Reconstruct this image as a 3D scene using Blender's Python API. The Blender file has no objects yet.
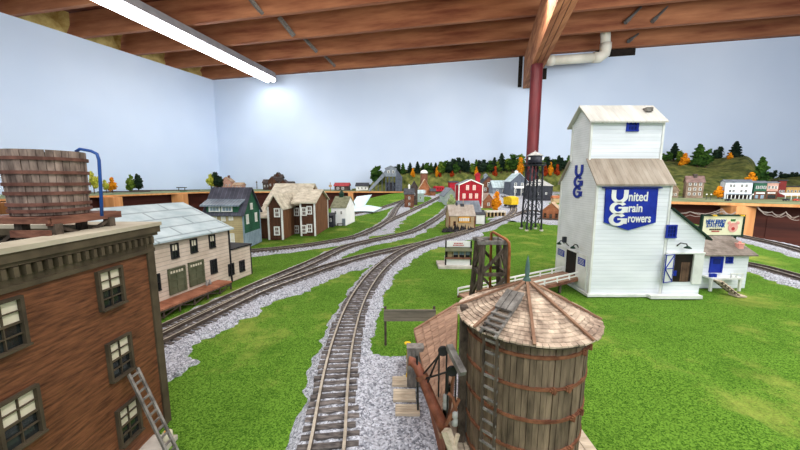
import bpy, math, random
from mathutils import Vector, Matrix
random.seed(7)
R = random.random
def U(a, b): return a + (b - a) * R()
PI = math.pi
C = bpy.context.scene.collection
# ---------------------------------------------------------------- camera geometry (used to survey positions)
F = 325.0; PT = math.atan(44 / 325); H = 2.2
cp, sp = math.cos(PT), math.sin(PT)
def ray(u, v):
    x = (u - 400) / F; y = -(v - 225) / F
    return Vector((x, cp + sp * y, -sp + cp * y))
def G(u, v, z=0.0):
    d = ray(u, v); t = (z - H) / d.z
    return Vector((d.x * t, d.y * t, z))
def DY(u, v, Y):
    d = ray(u, v); t = Y / d.y
    return Vector((d.x * t, Y, H + d.z * t))
def PX(u, v, X):
    d = ray(u, v); t = X / d.x
    return Vector((X, d.y * t, H + d.z * t))
BZ = 0.88                                   # height of the far benches
def sm(a, b, x):
    t = min(1, max(0, (x - a) / (b - a))); return t * t * (3 - 2 * t)
def zg(Y): return BZ * sm(19, 36, Y)
def G2(u, v):
    z = 0.0
    for _ in range(30):
        p = G(u, v, z); z = 0.5 * z + 0.5 * zg(p.y)
    p.z = zg(p.y); return p
def kpx(P): return (P.y * cp - (P.z - H) * sp) / F

# ---------------------------------------------------------------- mesh collector
class MB:
    def __init__(s, T=None):
        s.v = []; s.f = []; s.c = []; s.m = []; s.g = []; s.T = T or Matrix.Identity(4); s.col = .5; s.mi = 0
    def add(s, vs, fs):
        b = len(s.v); s.g.append((b, len(s.f)))
        s.v += [tuple(s.T @ Vector(p)) for p in vs]
        for f in fs:
            s.f.append(tuple(b + i for i in f)); s.c.append(s.col); s.m.append(s.mi)
        return s
    def box(s, x0, x1, y0, y1, z0, z1):
        return s.add([(x0,y0,z0),(x1,y0,z0),(x1,y1,z0),(x0,y1,z0),(x0,y0,z1),(x1,y0,z1),(x1,y1,z1),(x0,y1,z1)],
                     [(0,3,2,1),(4,5,6,7),(0,1,5,4),(1,2,6,5),(2,3,7,6),(3,0,4,7)])
    def bar(s, p, q, w, h=None, up=(0,0,1)):
        h = h or w; p = Vector(p); q = Vector(q); d = (q - p).normalized(); u = Vector(up)
        a = d.cross(u)
        if a.length < 1e-4: a = d.cross(Vector((0,1,0)))
        a.normalize(); b = a.cross(d)
        a *= w / 2; b *= h / 2
        return s.add([p-a-b, p+a-b, p+a+b, p-a+b, q-a-b, q+a-b, q+a+b, q-a+b],
                     [(0,1,2,3),(7,6,5,4),(0,4,5,1),(1,5,6,2),(2,6,7,3),(3,7,4,0)])
    def tube(s, pts, r, n=10, caps=True):
        pts = [Vector(p) for p in pts]; rs = r if isinstance(r, (list, tuple)) else [r] * len(pts)
        vs = []; prev = None
        for i, p in enumerate(pts):
            d = (pts[min(i+1, len(pts)-1)] - pts[max(i-1, 0)]).normalized()
            if prev is None:
                a = d.cross(Vector((0,0,1)))
                if a.length < 1e-3: a = d.cross(Vector((0,1,0)))
            else: a = prev - d * prev.dot(d)
            a.normalize(); prev = a; b = d.cross(a)
            for k in range(n):
                t = 2 * PI * k / n; vs.append(p + (a * math.cos(t) + b * math.sin(t)) * rs[i])
        fs = []
        for i in range(len(pts) - 1):
            for k in range(n):
                k2 = (k + 1) % n; fs.append((i*n+k, i*n+k2, (i+1)*n+k2, (i+1)*n+k))
        if caps: fs += [tuple(range(n))[::-1], tuple((len(pts)-1)*n + k for k in range(n))]
        return s.add(vs, fs)
    def lathe(s, prof, c=(0,0,0), n=24):
        vs = []; fs = []
        for r, z in prof:
            for k in range(n):
                t = 2*PI*k/n; vs.append((c[0]+r*math.cos(t), c[1]+r*math.sin(t), c[2]+z))
        m = len(prof)
        for i in range(m-1):
            for k in range(n):
                k2 = (k+1) % n; fs.append((i*n+k, i*n+k2, (i+1)*n+k2, (i+1)*n+k))
        fs += [tuple(range(n))[::-1], tuple((m-1)*n+k for k in range(n))]
        return s.add(vs, fs)
    def ext(s, poly, vec):
        n = len(poly); v = Vector(vec); P = [Vector(p) for p in poly]
        return s.add(P + [p + v for p in P], [tuple(range(n))[::-1], tuple(range(n, 2*n))] + [(i, (i+1) % n, n+(i+1) % n, n+i) for i in range(n)])
    def ribbon(s, pts, w, th, y=0):        # stroke in local xz plane, thickness toward -y
        L = []; Rr = []; n = len(pts)
        for i in range(n):
            a = pts[max(i-1,0)]; b = pts[min(i+1,n-1)]; dx, dz = b[0]-a[0], b[1]-a[1]; l = math.hypot(dx, dz) or 1
            nx, nz = -dz/l*w/2, dx/l*w/2
            L.append((pts[i][0]+nx, pts[i][1]+nz)); Rr.append((pts[i][0]-nx, pts[i][1]-nz))
        for i in range(n-1):
            q = [L[i], L[i+1], Rr[i+1], Rr[i]]
            s.ext([(a, y, b) for a, b in q], (0, -th, 0))
        return s
    def each(s, name, mats, parent=None):      # one object per added piece
        g = s.g + [(len(s.v), len(s.f))]
        for (v0, f0), (v1, f1) in zip(g, g[1:]):
            m = MB(); m.v = s.v[v0:v1]; m.f = [tuple(i-v0 for i in f) for f in s.f[f0:f1]]; m.c = s.c[f0:f1]; m.m = s.m[f0:f1]; m.build(name, mats, parent)
    def build(s, name, mats, parent=None, smooth=False, loc=None):
        me = bpy.data.meshes.new(name); me.from_pydata(s.v, [], s.f)
        mats = mats if isinstance(mats, (list, tuple)) else [mats]
        for m in mats: me.materials.append(m)
        at = me.attributes.new('c', 'FLOAT', 'FACE'); at.data.foreach_set('value', s.c)
        if len(mats) > 1: me.polygons.foreach_set('material_index', s.m)
        if smooth: me.polygons.foreach_set('use_smooth', [True] * len(s.f))
        me.update(); return link(name, me, parent, loc)
def link(name, data, parent=None, loc=None):
    o = bpy.data.objects.new(name, data); C.objects.link(o)
    if parent: o.parent = parent
    if loc: o.location = loc
    return o
def tag(o, label, cat, group=None, kind=None):
    if label: o['label'] = label
    if cat: o['category'] = cat
    if group: o['group'] = group
    if kind: o['kind'] = kind
    return o
def thing(name, label, cat, loc=(0,0,0), yaw=0, group=None):
    o = bpy.data.objects.new(name, None); C.objects.link(o); o.empty_display_size = .1
    o.location = loc; o.rotation_euler = (0, 0, yaw); return tag(o, label, cat, group)
def struct(o): o['kind'] = 'structure'; return o
def stuff(o, label, cat): o['kind'] = 'stuff'; o['label'] = label; o['category'] = cat; return o
def kids(o): return [c for c in bpy.data.objects if c.parent is o]
def dup(root, loc, yaw=None, sc=None, label=None, group=None):
    r = root.copy(); C.objects.link(r); r.location = loc
    if yaw is not None: r.rotation_euler = (0, 0, yaw)
    if sc is not None: r.scale = sc if hasattr(sc, '__len__') else (sc, sc, sc)
    if label: r['label'] = label
    if group: r['group'] = group
    for ch in list(root.children):
        c = ch.copy(); C.objects.link(c); c.parent = r
        for g in list(ch.children):
            d = g.copy(); C.objects.link(d); d.parent = c
    return r
def RZ(a): return Matrix.Rotation(a, 4, 'Z')
def TR(x, y, z): return Matrix.Translation((x, y, z))

# ---------------------------------------------------------------- procedural materials
def lin(c):
    c = [x/255 for x in c]; return tuple([(x/12.92 if x <= .04045 else ((x+.055)/1.055)**2.4) for x in c] + [1])
def M(name, c1, c2=None, scale=6, stretch=(1,1,1), rough=.75, bump=0, detail=5, lines=(), vc=0, spec=.25, metal=0, emit=0, brick=None, vor=0, ramp=(.35,.65), bdist=.02):
    m = bpy.data.materials.new(name); m.use_nodes = True; nt = m.node_tree; N = nt.nodes; L = nt.links
    bs = N['Principled BSDF']; bs.inputs['Roughness'].default_value = rough; bs.inputs['Metallic'].default_value = metal
    bs.inputs['Specular IOR Level'].default_value = spec
    tc = N.new('ShaderNodeTexCoord'); mp = N.new('ShaderNodeMapping'); mp.inputs['Scale'].default_value = stretch
    L.new(tc.outputs['Object'], mp.inputs['Vector'])
    no = N.new('ShaderNodeTexNoise'); no.inputs['Scale'].default_value = scale; no.inputs['Detail'].default_value = detail
    no.inputs['Roughness'].default_value = .6
    L.new(mp.outputs[0], no.inputs['Vector'])
    fac = no.outputs['Fac']
    if vor:
        vo = N.new('ShaderNodeTexVoronoi'); vo.inputs['Scale'].default_value = vor; L.new(tc.outputs['Object'], vo.inputs['Vector'])
        sx = N.new('ShaderNodeSeparateColor'); L.new(vo.outputs['Color'], sx.inputs[0])
        ad = N.new('ShaderNodeMath'); ad.operation = 'MULTIPLY_ADD'; L.new(sx.outputs[0], ad.inputs[0]); ad.inputs[1].default_value = .6
        m2 = N.new('ShaderNodeMath'); m2.operation = 'MULTIPLY'; L.new(fac, m2.inputs[0]); m2.inputs[1].default_value = .4
        L.new(m2.outputs[0], ad.inputs[2]); fac = ad.outputs[0]
    mr = N.new('ShaderNodeMapRange'); mr.inputs[1].default_value, mr.inputs[2].default_value = ramp; L.new(fac, mr.inputs[0])
    mx = N.new('ShaderNodeMix'); mx.data_type = 'RGBA'; L.new(mr.outputs[0], mx.inputs[0])
    mx.inputs[6].default_value = lin(c1); mx.inputs[7].default_value = lin(c2 or c1)
    col = mx.outputs[2]; hgt = fac
    def mulc(col, val):
        q = N.new('ShaderNodeMix'); q.data_type = 'RGBA'; q.blend_type = 'MULTIPLY'; q.inputs[0].default_value = 1
        L.new(col, q.inputs[6]); L.new(val, q.inputs[7]); return q.outputs[2]
    def math_(op, a, b=None, c=None):
        q = N.new('ShaderNodeMath'); q.operation = op
        for i, x in enumerate((a, b, c)):
            if x is None: continue
            if isinstance(x, (int, float)): q.inputs[i].default_value = x
            else: L.new(x, q.inputs[i])
        return q.outputs[0]
    if vc:
        at = N.new('ShaderNodeAttribute'); at.attribute_name = 'c'
        col = mulc(col, math_('MULTIPLY_ADD', at.outputs['Fac'], vc, 1 - vc/2))
    if lines or brick:
        sep = N.new('ShaderNodeSeparateXYZ'); L.new(tc.outputs['Object'], sep.inputs[0])
        ax = {'x': sep.outputs[0], 'y': sep.outputs[1], 'z': sep.outputs[2], 'xy': math_('ADD', sep.outputs[0], sep.outputs[1])}
    for (a, per, w, dark, bv) in lines:
        t = math_('MULTIPLY', ax[a], 1/per); fr = math_('FRACT', t)
        ln = math_('LESS_THAN', fr, w)
        col = mulc(col, math_('MULTIPLY_ADD', ln, -dark, 1))
        hgt = math_('SUBTRACT', hgt, math_('MULTIPLY', ln, 1.2))
        if bv:
            wn = N.new('ShaderNodeTexWhiteNoise'); wn.noise_dimensions = '1D'; L.new(math_('FLOOR', t), wn.inputs['W'])
            col = mulc(col, math_('MULTIPLY_ADD', wn.outputs['Value'], bv, 1 - bv/2))
    if brick:
        pa, pb, bw, bh, mc, var = brick
        cb = N.new('ShaderNodeCombineXYZ'); L.new(ax[pa], cb.inputs[0]); L.new(ax[pb], cb.inputs[1])
        bt = N.new('ShaderNodeTexBrick'); L.new(cb.outputs[0], bt.inputs['Vector']); bt.inputs['Scale'].default_value = 1
        bt.inputs['Brick Width'].default_value = bw; bt.inputs['Row Height'].default_value = bh; bt.inputs['Mortar Size'].default_value = min(bw, bh)*.07
        bt.inputs['Color1'].default_value = (1,1,1,1); g = 1-var; bt.inputs['Color2'].default_value = (g,g,g,1); bt.inputs['Mortar'].default_value = (mc,mc,mc,1)
        col = mulc(col, bt.outputs['Color'])
    L.new(col, bs.inputs['Base Color'])
    if bump:
        bp = N.new('ShaderNodeBump'); bp.inputs['Strength'].default_value = bump; bp.inputs['Distance'].default_value = bdist
        L.new(hgt, bp.inputs['Height']); L.new(bp.outputs[0], bs.inputs['Normal'])
    if emit:
        bs.inputs['Emission Color'].default_value = lin(c1); bs.inputs['Emission Strength'].default_value = emit
    return m
def SOLID(name, c, **k): 
    d = tuple(max(0, int(x*.86)) for x in c); return M(name, d, c, **k)

m_wall = M('painted_wall', (200,217,241), (213,228,249), scale=.06, rough=.9, detail=3)
m_floor = M('concrete', (96,92,88), (120,116,110), scale=.3)
m_joist = M('joist_wood', (116,64,44), (190,130,92), scale=.5, stretch=(.25,2,2), bump=.2, rough=.7, ramp=(.3,.72))
m_sub = M('subfloor_wood', (92,44,30), (140,76,48), scale=.4, stretch=(1,.2,1), lines=[('x', 3.2, .03, .5, .3)])
m_beam = M('beam_wood', (134,82,56), (190,132,92), scale=.6, stretch=(3,.15,3), bump=.2)
m_beamdk = M('beam_gap', (52,36,28))
m_insul = M('insulation', (150,120,60), (205,185,120), scale=.7, bump=.8, rough=1, bdist=.3)
m_post = M('red_paint', (74,22,26), (98,32,36), scale=1.2, stretch=(1,1,.3), rough=.45)
m_pvc = M('pvc', (205,203,190), (226,224,212), scale=.5, rough=.4)
m_steel = M('conduit', (78,76,76), (110,108,106), scale=1, rough=.4)
m_fix = M('fixture_white', (150,150,155), (170,170,176), scale=1, rough=.5)
m_tube = M('tube_glow', (255,255,255), emit=14)
m_grass = M('grass_flock', (38,80,16), (120,164,58), scale=38, detail=6, rough=.95, bump=1, vor=95, ramp=(.15,.8), spec=.05, bdist=.03)
def patchy(m, c3, scale, lo, hi, amt):
    nt = m.node_tree; N = nt.nodes; L = nt.links; bs = N['Principled BSDF']; src = bs.inputs['Base Color'].links[0].from_socket
    tc = N.new('ShaderNodeTexCoord'); no = N.new('ShaderNodeTexNoise'); no.inputs['Scale'].default_value = scale; no.inputs['Detail'].default_value = 7; no.inputs['Roughness'].default_value = .7
    L.new(tc.outputs['Object'], no.inputs['Vector']); mr = N.new('ShaderNodeMapRange'); mr.inputs[1].default_value = lo; mr.inputs[2].default_value = hi; mr.inputs[4].default_value = amt; L.new(no.outputs['Fac'], mr.inputs[0])
    mx = N.new('ShaderNodeMix'); mx.data_type = 'RGBA'; L.new(mr.outputs[0], mx.inputs[0]); L.new(src, mx.inputs[6]); mx.inputs[7].default_value = lin(c3); L.new(mx.outputs[2], bs.inputs['Base Color'])
patchy(m_grass, (186,188,96), .55, .52, .72, .7); patchy(m_grass, (40,84,14), .9, .5, .75, .5)
m_ballast = M('ballast_stone', (78,82,94), (216,220,230), scale=30, vor=58, bump=1, rough=.9, ramp=(.1,.8), bdist=.04)
m_hill = M('hill_grass', (44,66,28), (138,140,74), scale=1.3, detail=10, bump=1, rough=1, ramp=(.3,.7), bdist=.4)
m_fascia = M('fascia_hardboard', (52,24,18), (88,44,32), scale=.5, stretch=(.3,.3,4), rough=.7, ramp=(.3,.7))
m_ply = M('plywood', (190,128,76), (216,160,104), scale=.8, stretch=(3,3,.3), rough=.7)
m_benchtop = M('bench_turf', (104,116,84), (146,154,118), scale=.6, rough=1)
m_rail = M('rail_top', (150,142,128), (186,178,162), scale=8, rough=.35, metal=.2)
m_railside = M('rail_side', (66,58,54), (92,82,74), scale=8)
m_tie = M('tie_wood', (66,62,62), (122,116,112), scale=12, stretch=(1,4,4), rough=.9, vc=.5)
m_wbrown = M('stained_red_plywood', (58,34,24), (142,92,62), scale=12, stretch=(1,.5,4.5), detail=13, rough=.55, ramp=(.28,.76), bump=.1)
m_taupe = M('taupe_trim', (66,57,44), (90,80,62), scale=5)
m_taupel = M('parapet_cap', (168,160,140), (190,182,162), scale=4)
m_rooftar = M('tar_roof', (44,42,42), (62,60,58), scale=8)
m_glassd = M('dark_pane', (18,22,24), (40,46,46), scale=6, rough=.15, spec=.6)
m_blind = M('pane_shade', (205,198,172), (226,220,198), scale=3)
m_staveg = M('weathered_stave', (84,70,64), (156,138,126), scale=7, stretch=(3,3,.8), vc=.45, bump=.3)
m_rust = M('rust_band', (94,56,40), (140,92,66), scale=14, rough=.8)
m_redwood = M('red_timber', (84,52,42), (150,104,84), scale=6, stretch=(1,.4,3), vc=.3)
m_dkwood = M('dark_timber', (52,44,38), (98,86,74), scale=9, stretch=(2,2,1), vc=.3)
m_bluepipe = M('blue_pipe', (24,58,120), (40,84,158), scale=4, rough=.35)
m_cream = M('cream_siding', (196,180,162), (220,206,190), scale=3, lines=[('z', .075, .16, .3, .04)], bump=.25)
m_trimblk = M('black_trim', (24,24,26), (40,40,42), scale=5)
m_metalroof = M('pale_sheet_roof', (158,178,184), (186,202,206), scale=3, rough=.6, brick=('y','x',1.1,.3,.6,.06))
m_olive = M('olive_door', (84,88,66), (104,108,84), scale=5)
m_dock = M('dock_planks', (138,86,62), (174,118,92), scale=5, lines=[('y', .06, .12, .35, .2)])
m_tan = M('tan_siding', (168,152,112), (190,174,134), scale=3, lines=[('z', .07, .16, .3, .04)])
m_green = M('green_siding', (32,78,58), (48,98,74), scale=3, lines=[('z', .07, .16, .25, .04)])
m_bluecorr = M('blue_grey_sheet', (120,142,156), (150,170,184), scale=3, lines=[('xy', .12, .16, .4, .06)])
m_white = M('white_paint', (214,216,212), (236,238,234), scale=3, rough=.6)
m_seam = M('dark_seam_roof', (50,52,62), (82,84,96), scale=2, lines=[('x', .14, .14, -.6, .1)], rough=.45)
m_seaml = M('grey_seam_roof', (96,110,124), (134,150,164), scale=2, lines=[('x', .1, .16, .5, .1)], rough=.4)
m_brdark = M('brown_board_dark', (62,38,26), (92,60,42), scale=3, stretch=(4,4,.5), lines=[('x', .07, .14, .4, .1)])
m_brlit = M('brown_board_lit', (98,64,42), (136,94,64), scale=3, stretch=(4,4,.5), lines=[('y', .07, .14, .4, .1)])  # paler copy of the boards, light painted into the right-facing walls
m_creamsh = M('cream_shingle', (186,178,156), (232,226,206), scale=4, brick=('x','z',.12,.05,.8,.12))
m_eleva = M('white_clapboard', (224,229,236), (244,247,253), scale=2, stretch=(.3,.3,3), lines=[('z', .072, .13, .13, .03)], bump=.5, rough=.7, bdist=.01)
m_elevl = M('white_clapboard_fine', (222,226,228), (240,243,246), scale=2, lines=[('z', .045, .16, .14, .03)], bump=.4, bdist=.01)
m_elroof = M('weathered_tin_roof', (128,114,98), (170,160,146), scale=1.6, stretch=(3,.6,1), lines=[('x', .09, .08, .25, .14)], ramp=(.3,.7))
m_eltop = M('pale_tin_roof', (176,174,166), (204,202,194), scale=1.6, stretch=(3,.6,1), lines=[('x', .12, .07, .15, .06)])
m_blue = M('royal_blue', (14,36,140), (26,52,166), scale=4, rough=.5)
m_bluedk = M('navy_blue', (14,28,90), (22,40,116), scale=4)
m_dark = M('dark_interior', (20,16,14), (40,30,24), scale=4)
m_wint = M('wood_interior', (74,54,42), (120,94,76), scale=3, lines=[('x', .08, .12, .5, .2)])
m_greyshingle = M('grey_shingle', (112,102,92), (150,140,130), scale=5, brick=('x','z',.09,.03,.55,.25))
m_dkgreen = M('dark_green', (18,44,34), (30,62,48), scale=4)
m_plank = M('shed_roof_planks', (130,102,84), (178,144,120), scale=4, stretch=(.5,3,1), vc=.28, bump=.2)
m_shake = M('tank_shake', (140,120,104), (210,190,168), scale=9, vc=.5, bump=.3)
m_hip = M('hip_strip', (124,92,72), (158,126,102), scale=6)
m_stave = M('tank_stave', (78,66,54), (140,121,100), scale=8, stretch=(3,3,.5), vc=.55, bump=.3, ramp=(.3,.7))
m_greywood = M('grey_timber', (88,84,80), (140,136,130), scale=8, stretch=(2,2,1), vc=.3)
m_copper = M('copper_pipe', (132,78,46), (176,112,72), scale=8, rough=.4)
m_verdi = M('verdigris', (52,78,72), (84,112,104), scale=10)
m_rustpipe = M('rust_red_pipe', (98,54,38), (138,82,62), scale=14, rough=.55)
m_cratew = M('pale_planks', (176,160,138), (212,198,176), scale=7, stretch=(.7,4,4), vc=.2, bump=.2)
m_yellow = M('yellow_paint', (196,160,18), (224,190,40), scale=8)
m_iron = M('black_iron', (22,22,24), (44,42,44), scale=10, rough=.5)
m_silver = M('silver_grey', (130,130,128), (176,176,172), scale=10, rough=.4)
m_signgrey = M('grey_board', (104,99,86), (134,126,110), scale=5, stretch=(.5,3,3), lines=[('z', .08, .1, .3, .1)])
m_slab = M('pale_concrete', (176,170,158), (206,200,190), scale=6)
m_red = M('barn_red', (140,18,34), (172,30,46), scale=4, lines=[('z', .1, .12, .2, .05)])
m_tancon = M('tan_plaster', (164,140,104), (190,166,130), scale=4)
m_roofbeige = M('beige_roof', (156,144,132), (188,178,166), scale=3, lines=[('x', .16, .08, .2, .06)])
m_greyroof = M('blue_grey_roof', (96,104,114), (128,136,146), scale=3, lines=[('x', .16, .1, .25, .06)])
m_dkroof = M('charcoal_roof', (52,54,60), (76,78,84), scale=4, rough=.9)
m_brick = M('brick_wall', (92,58,42), (128,84,64), scale=4, brick=('xy','z',.16,.06,.65,.25))
m_brickor = M('orange_brick', (156,86,48), (188,112,70), scale=4, brick=('xy','z',.2,.08,.7,.2))
m_greyw = M('grey_siding', (108,118,128), (136,146,156), scale=3, lines=[('z', .12, .14, .25, .04)])
m_dkgrey = M('slate_siding', (70,78,90), (92,100,112), scale=3, lines=[('xy', .2, .12, .25, .06)])
m_teal = M('pale_teal_siding', (150,172,168), (180,198,194), scale=3, lines=[('z', .12, .14, .2, .04)])
m_blackm = M('black_metal', (34,36,44), (56,58,66), scale=4, rough=.6)
m_brownw = M('brown_siding', (104,62,40), (140,90,62), scale=4, lines=[('z', .1, .14, .3, .06)])
m_orangew = M('orange_wood', (134,80,50), (168,110,76), scale=4, lines=[('z', .1, .14, .3, .06)])
m_tanroof = M('tan_shingle', (166,138,112), (196,170,142), scale=5, brick=('x','z',.14,.06,.8,.14))
m_pink = M('pink_siding', (176,132,118), (204,164,148), scale=3)
m_mansion = M('dark_mansion_wall', (48,42,40), (88,76,72), scale=3)
m_stone = M('brown_stone', (120,100,84), (156,136,118), scale=3, brick=('xy','z',.2,.1,.6,.2))
m_paper = M('blue_paper', (196,220,232), (216,236,244), scale=1)
m_bark = M('bark', (62,46,34), (92,72,54), scale=8)
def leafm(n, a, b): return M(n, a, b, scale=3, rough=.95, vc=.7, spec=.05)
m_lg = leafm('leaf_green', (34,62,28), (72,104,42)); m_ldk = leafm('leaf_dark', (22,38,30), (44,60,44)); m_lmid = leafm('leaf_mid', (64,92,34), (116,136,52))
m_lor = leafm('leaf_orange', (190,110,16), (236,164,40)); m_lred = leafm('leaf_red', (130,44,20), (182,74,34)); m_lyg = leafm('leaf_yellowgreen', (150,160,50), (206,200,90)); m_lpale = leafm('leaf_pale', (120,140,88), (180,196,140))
m_cream2 = M('billboard_face', (232,228,186), (240,238,206), scale=2)
m_txblue = M('sign_blue', (22,78,160)); m_txred = M('sign_red', (180,60,60)); m_txgreen = M('sign_green', (30,110,50)); m_txblk = M('sign_black', (24,22,22)); m_pinkp = M('soft_pink', (226,150,140), (240,180,168), scale=8)
m_wire = M('wire', (170,160,150)); m_coal = M('coal', (22,22,24), (60,56,58), scale=12, bump=1, vor=14)
m_orsign = M('orange_sign', (214,150,50), (232,176,80), scale=4)

# ---------------------------------------------------------------- small builders
def prismpoly(w, h, rh):  # gable outline in (a, z)
    return [(-w/2, 0), (w/2, 0), (w/2, h), (0, h+rh), (-w/2, h)]
def window(par, p, yaw, w, h, mf, mp, nx=2, nz=2, fr=.16, name='window', proud=.02, pane='pane', shade=None):
    """p: centre on the wall, in the parent's frame; yaw 0 looks along -y."""
    T = TR(*p) @ RZ(yaw); b = MB(T); t = w*fr; pr = proud
    b.box(-w/2-t/2, w/2+t/2, -pr, .004, h/2, h/2+t*.9); b.box(-w/2-t/2, w/2+t/2, -pr*1.5, .004, -h/2-t*.7, -h/2)
    b.box(-w/2-t/2, -w/2+t/2, -pr, .004, -h/2, h/2); b.box(w/2-t/2, w/2+t/2, -pr, .004, -h/2, h/2)
    for i in range(1, nx): x = -w/2 + w*i/nx; b.box(x-t*.14, x+t*.14, -pr*.6, .002, -h/2, h/2)
    for j in range(1, nz): z = -h/2 + h*j/nz; q = .3 if j*2 == nz else .14; b.box(-w/2, w/2, -pr*.65, .002, z-t*q, z+t*q)
    f = b.build(name, mf, par)
    g = MB(T); g.add([(-w/2,-.003,-h/2),(w/2,-.003,-h/2),(w/2,-.003,h/2),(-w/2,-.003,h/2)], [(0,1,2,3)]); g.build(pane, mp, f)
    if shade:
        g = MB(T); g.add([(-w/2,-.004,0),(w/2,-.004,0),(w/2,-.004,h/2),(-w/2,-.004,h/2)], [(0,1,2,3)]); g.build('window_shade', shade, f)
    return f
FACE = {'f': 0, 'r': PI/2, 'l': -PI/2, 'b': PI}
def facept(face, w, d, a, z):   # a from 0..1 left to right as seen facing the wall from outside
    if face == 'f': return (-w/2 + a*w, 0, z)
    if face == 'r': return (w/2, a*d, z)
    if face == 'l': return (-w/2, d - a*d, z)
    return (w/2 - a*w, d, z)
def house(name, label, cat, loc, w, d, h, rh, mw, mr, axis='x', yaw=0, oh=.06, th=.04, wins=(), doors=(), group=None, mf=None, mp=None, trim=None, chim=None, wallname='wall'):
    r = thing(name, label, cat, loc, yaw, group); mf = mf or m_white; mp = mp or m_glassd
    b = MB()
    if axis == 'x': b.ext([(-w/2, 0, 0), (-w/2, d, 0), (-w/2, d, h), (-w/2, d/2, h+rh), (-w/2, 0, h)], (w, 0, 0))
    elif axis == 'y': b.ext([(-w/2, 0, 0), (w/2, 0, 0), (w/2, 0, h), (0, 0, h+rh), (-w/2, 0, h)], (0, d, 0))
    else: b.box(-w/2, w/2, 0, d, 0, h)
    b.build(wallname, mw, r)
    rf = MB()
    if axis == 'x':
        k = rh/(d/2)
        for s in (0, 1):
            y0, y1 = (-oh, d/2) if s == 0 else (d+oh, d/2); z0 = h - oh*k
            rf.ext([(-w/2-oh, y0, z0), (-w/2-oh, y1, h+rh), (-w/2-oh, y1, h+rh+th), (-w/2-oh, y0, z0+th)], (w+2*oh, 0, 0))
    elif axis == 'y':
        k = rh/(w/2)
        for s in (-1, 1):
            rf.ext([(s*(w/2+oh), -oh, h-oh*k), (0, -oh, h+rh), (0, -oh, h+rh+th), (s*(w/2+oh), -oh, h-oh*k+th)], (0, d+2*oh, 0))
    elif axis == 'hip':
        rf.add([(-w/2-oh,-oh,h),(w/2+oh,-oh,h),(w/2+oh,d+oh,h),(-w/2-oh,d+oh,h),(-w*.15,d/2,h+rh),(w*.15,d/2,h+rh)], [(0,1,5,4),(1,2,5),(2,3,4,5),(3,0,4),(3,2,1,0)])
    else:
        rf.box(-w/2-oh, w/2+oh, -oh, d+oh, h, h+th)
        rf.box(-w/2-oh, w/2+oh, -oh, -oh+.02, h, h+th+rh)
    rf.build('roof', mr, r)
    if trim:
        t = MB(); q = max(.02, w*.02)
        for x in (-w/2, w/2):
            for y in (0, d): t.box(x-q, x+q, y-q, y+q, 0, h)
        t.each('corner_trim', trim, r)
    for (fc, a, z, ww, wh) in wins: window(r, facept(fc, w, d, a, z), FACE[fc], ww, wh, mf, mp, proud=min(.03, ww*.15))
    for (fc, a, dw, dh, dm) in doors:
        b = MB(TR(*facept(fc, w, d, a, 0)) @ RZ(FACE[fc])); b.box(-dw/2, dw/2, -.02, .005, .01, dh)
        b.box(-dw/2, -dw/2+dw*.1, -.03, 0, .01, dh); b.box(dw/2-dw*.1, dw/2, -.03, 0, .01, dh); b.box(-dw/2, dw/2, -.03, 0, dh-dw*.1, dh)
        b.build('door', dm, r)
    if chim:
        cx, cy, cz, cs, ch, cm = chim; b = MB(); b.box(cx-cs, cx+cs, cy-cs, cy+cs, cz, cz+ch); b.box(cx-cs*1.25, cx+cs*1.25, cy-cs*1.25, cy+cs*1.25, cz+ch*.85, cz+ch); b.build('chimney', cm, r)
    return r
def hpx(name, label, cat, u0, u1, vb, ve, vr, dpx, mw, mr, axis='x', yaw=0, bench=False, wins=(), doors=(), **kw):
    """a building whose front base runs between the surveyed points (u0,vb)-(u1,vb)"""
    a = G(u0, vb, BZ) if bench else G2(u0, vb); b = G(u1, vb, BZ) if bench else G2(u1, vb)
    c = (a + b)/2; c.z = BZ if bench else min(a.z, b.z); k = kpx(c)
    w = (u1-u0)*k/(math.cos(yaw) - math.sin(yaw)*c.x/c.y); h = (vb-ve)*k; rh = max(.02, (ve-vr)*k); d = dpx*k
    W = [(f, x, z*h, ww*k, wh*k) for (f, x, z, ww, wh) in wins]; D = [(f, x, dw*k, dh*k, m) for (f, x, dw, dh, m) in doors]
    return house(name, label, cat, c, w, d, h, rh, mw, mr, axis, yaw, oh=.8*k, th=.5*k, wins=W, doors=D, **kw), k, w, h, d, rh
def text(body, size, mat, par, p, width=None, name='lettering', ext=.004, off=0, align='CENTER', sz=1):
    """lettering as its own mesh, upright in the parent's xz plane, facing -y"""
    cu = bpy.data.curves.new(name, 'FONT'); cu.body = body; cu.size = size; cu.extrude = ext; cu.offset = off; cu.align_x = align; cu.align_y = 'CENTER'
    o = bpy.data.objects.new(name, cu); C.objects.link(o); dg = bpy.context.evaluated_depsgraph_get()
    me = bpy.data.meshes.new_from_object(o.evaluated_get(dg)); bpy.data.objects.remove(o); bpy.data.curves.remove(cu)
    xs = [v.co.x for v in me.vertices]; k = width/(max(xs)-min(xs)) if width else 1
    for v in me.vertices: v.co = Vector((v.co.x*k, -v.co.z, v.co.y*sz))
    me.materials.clear(); me.materials.append(mat); me.name = name
    return link(name, me, par, p)

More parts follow.
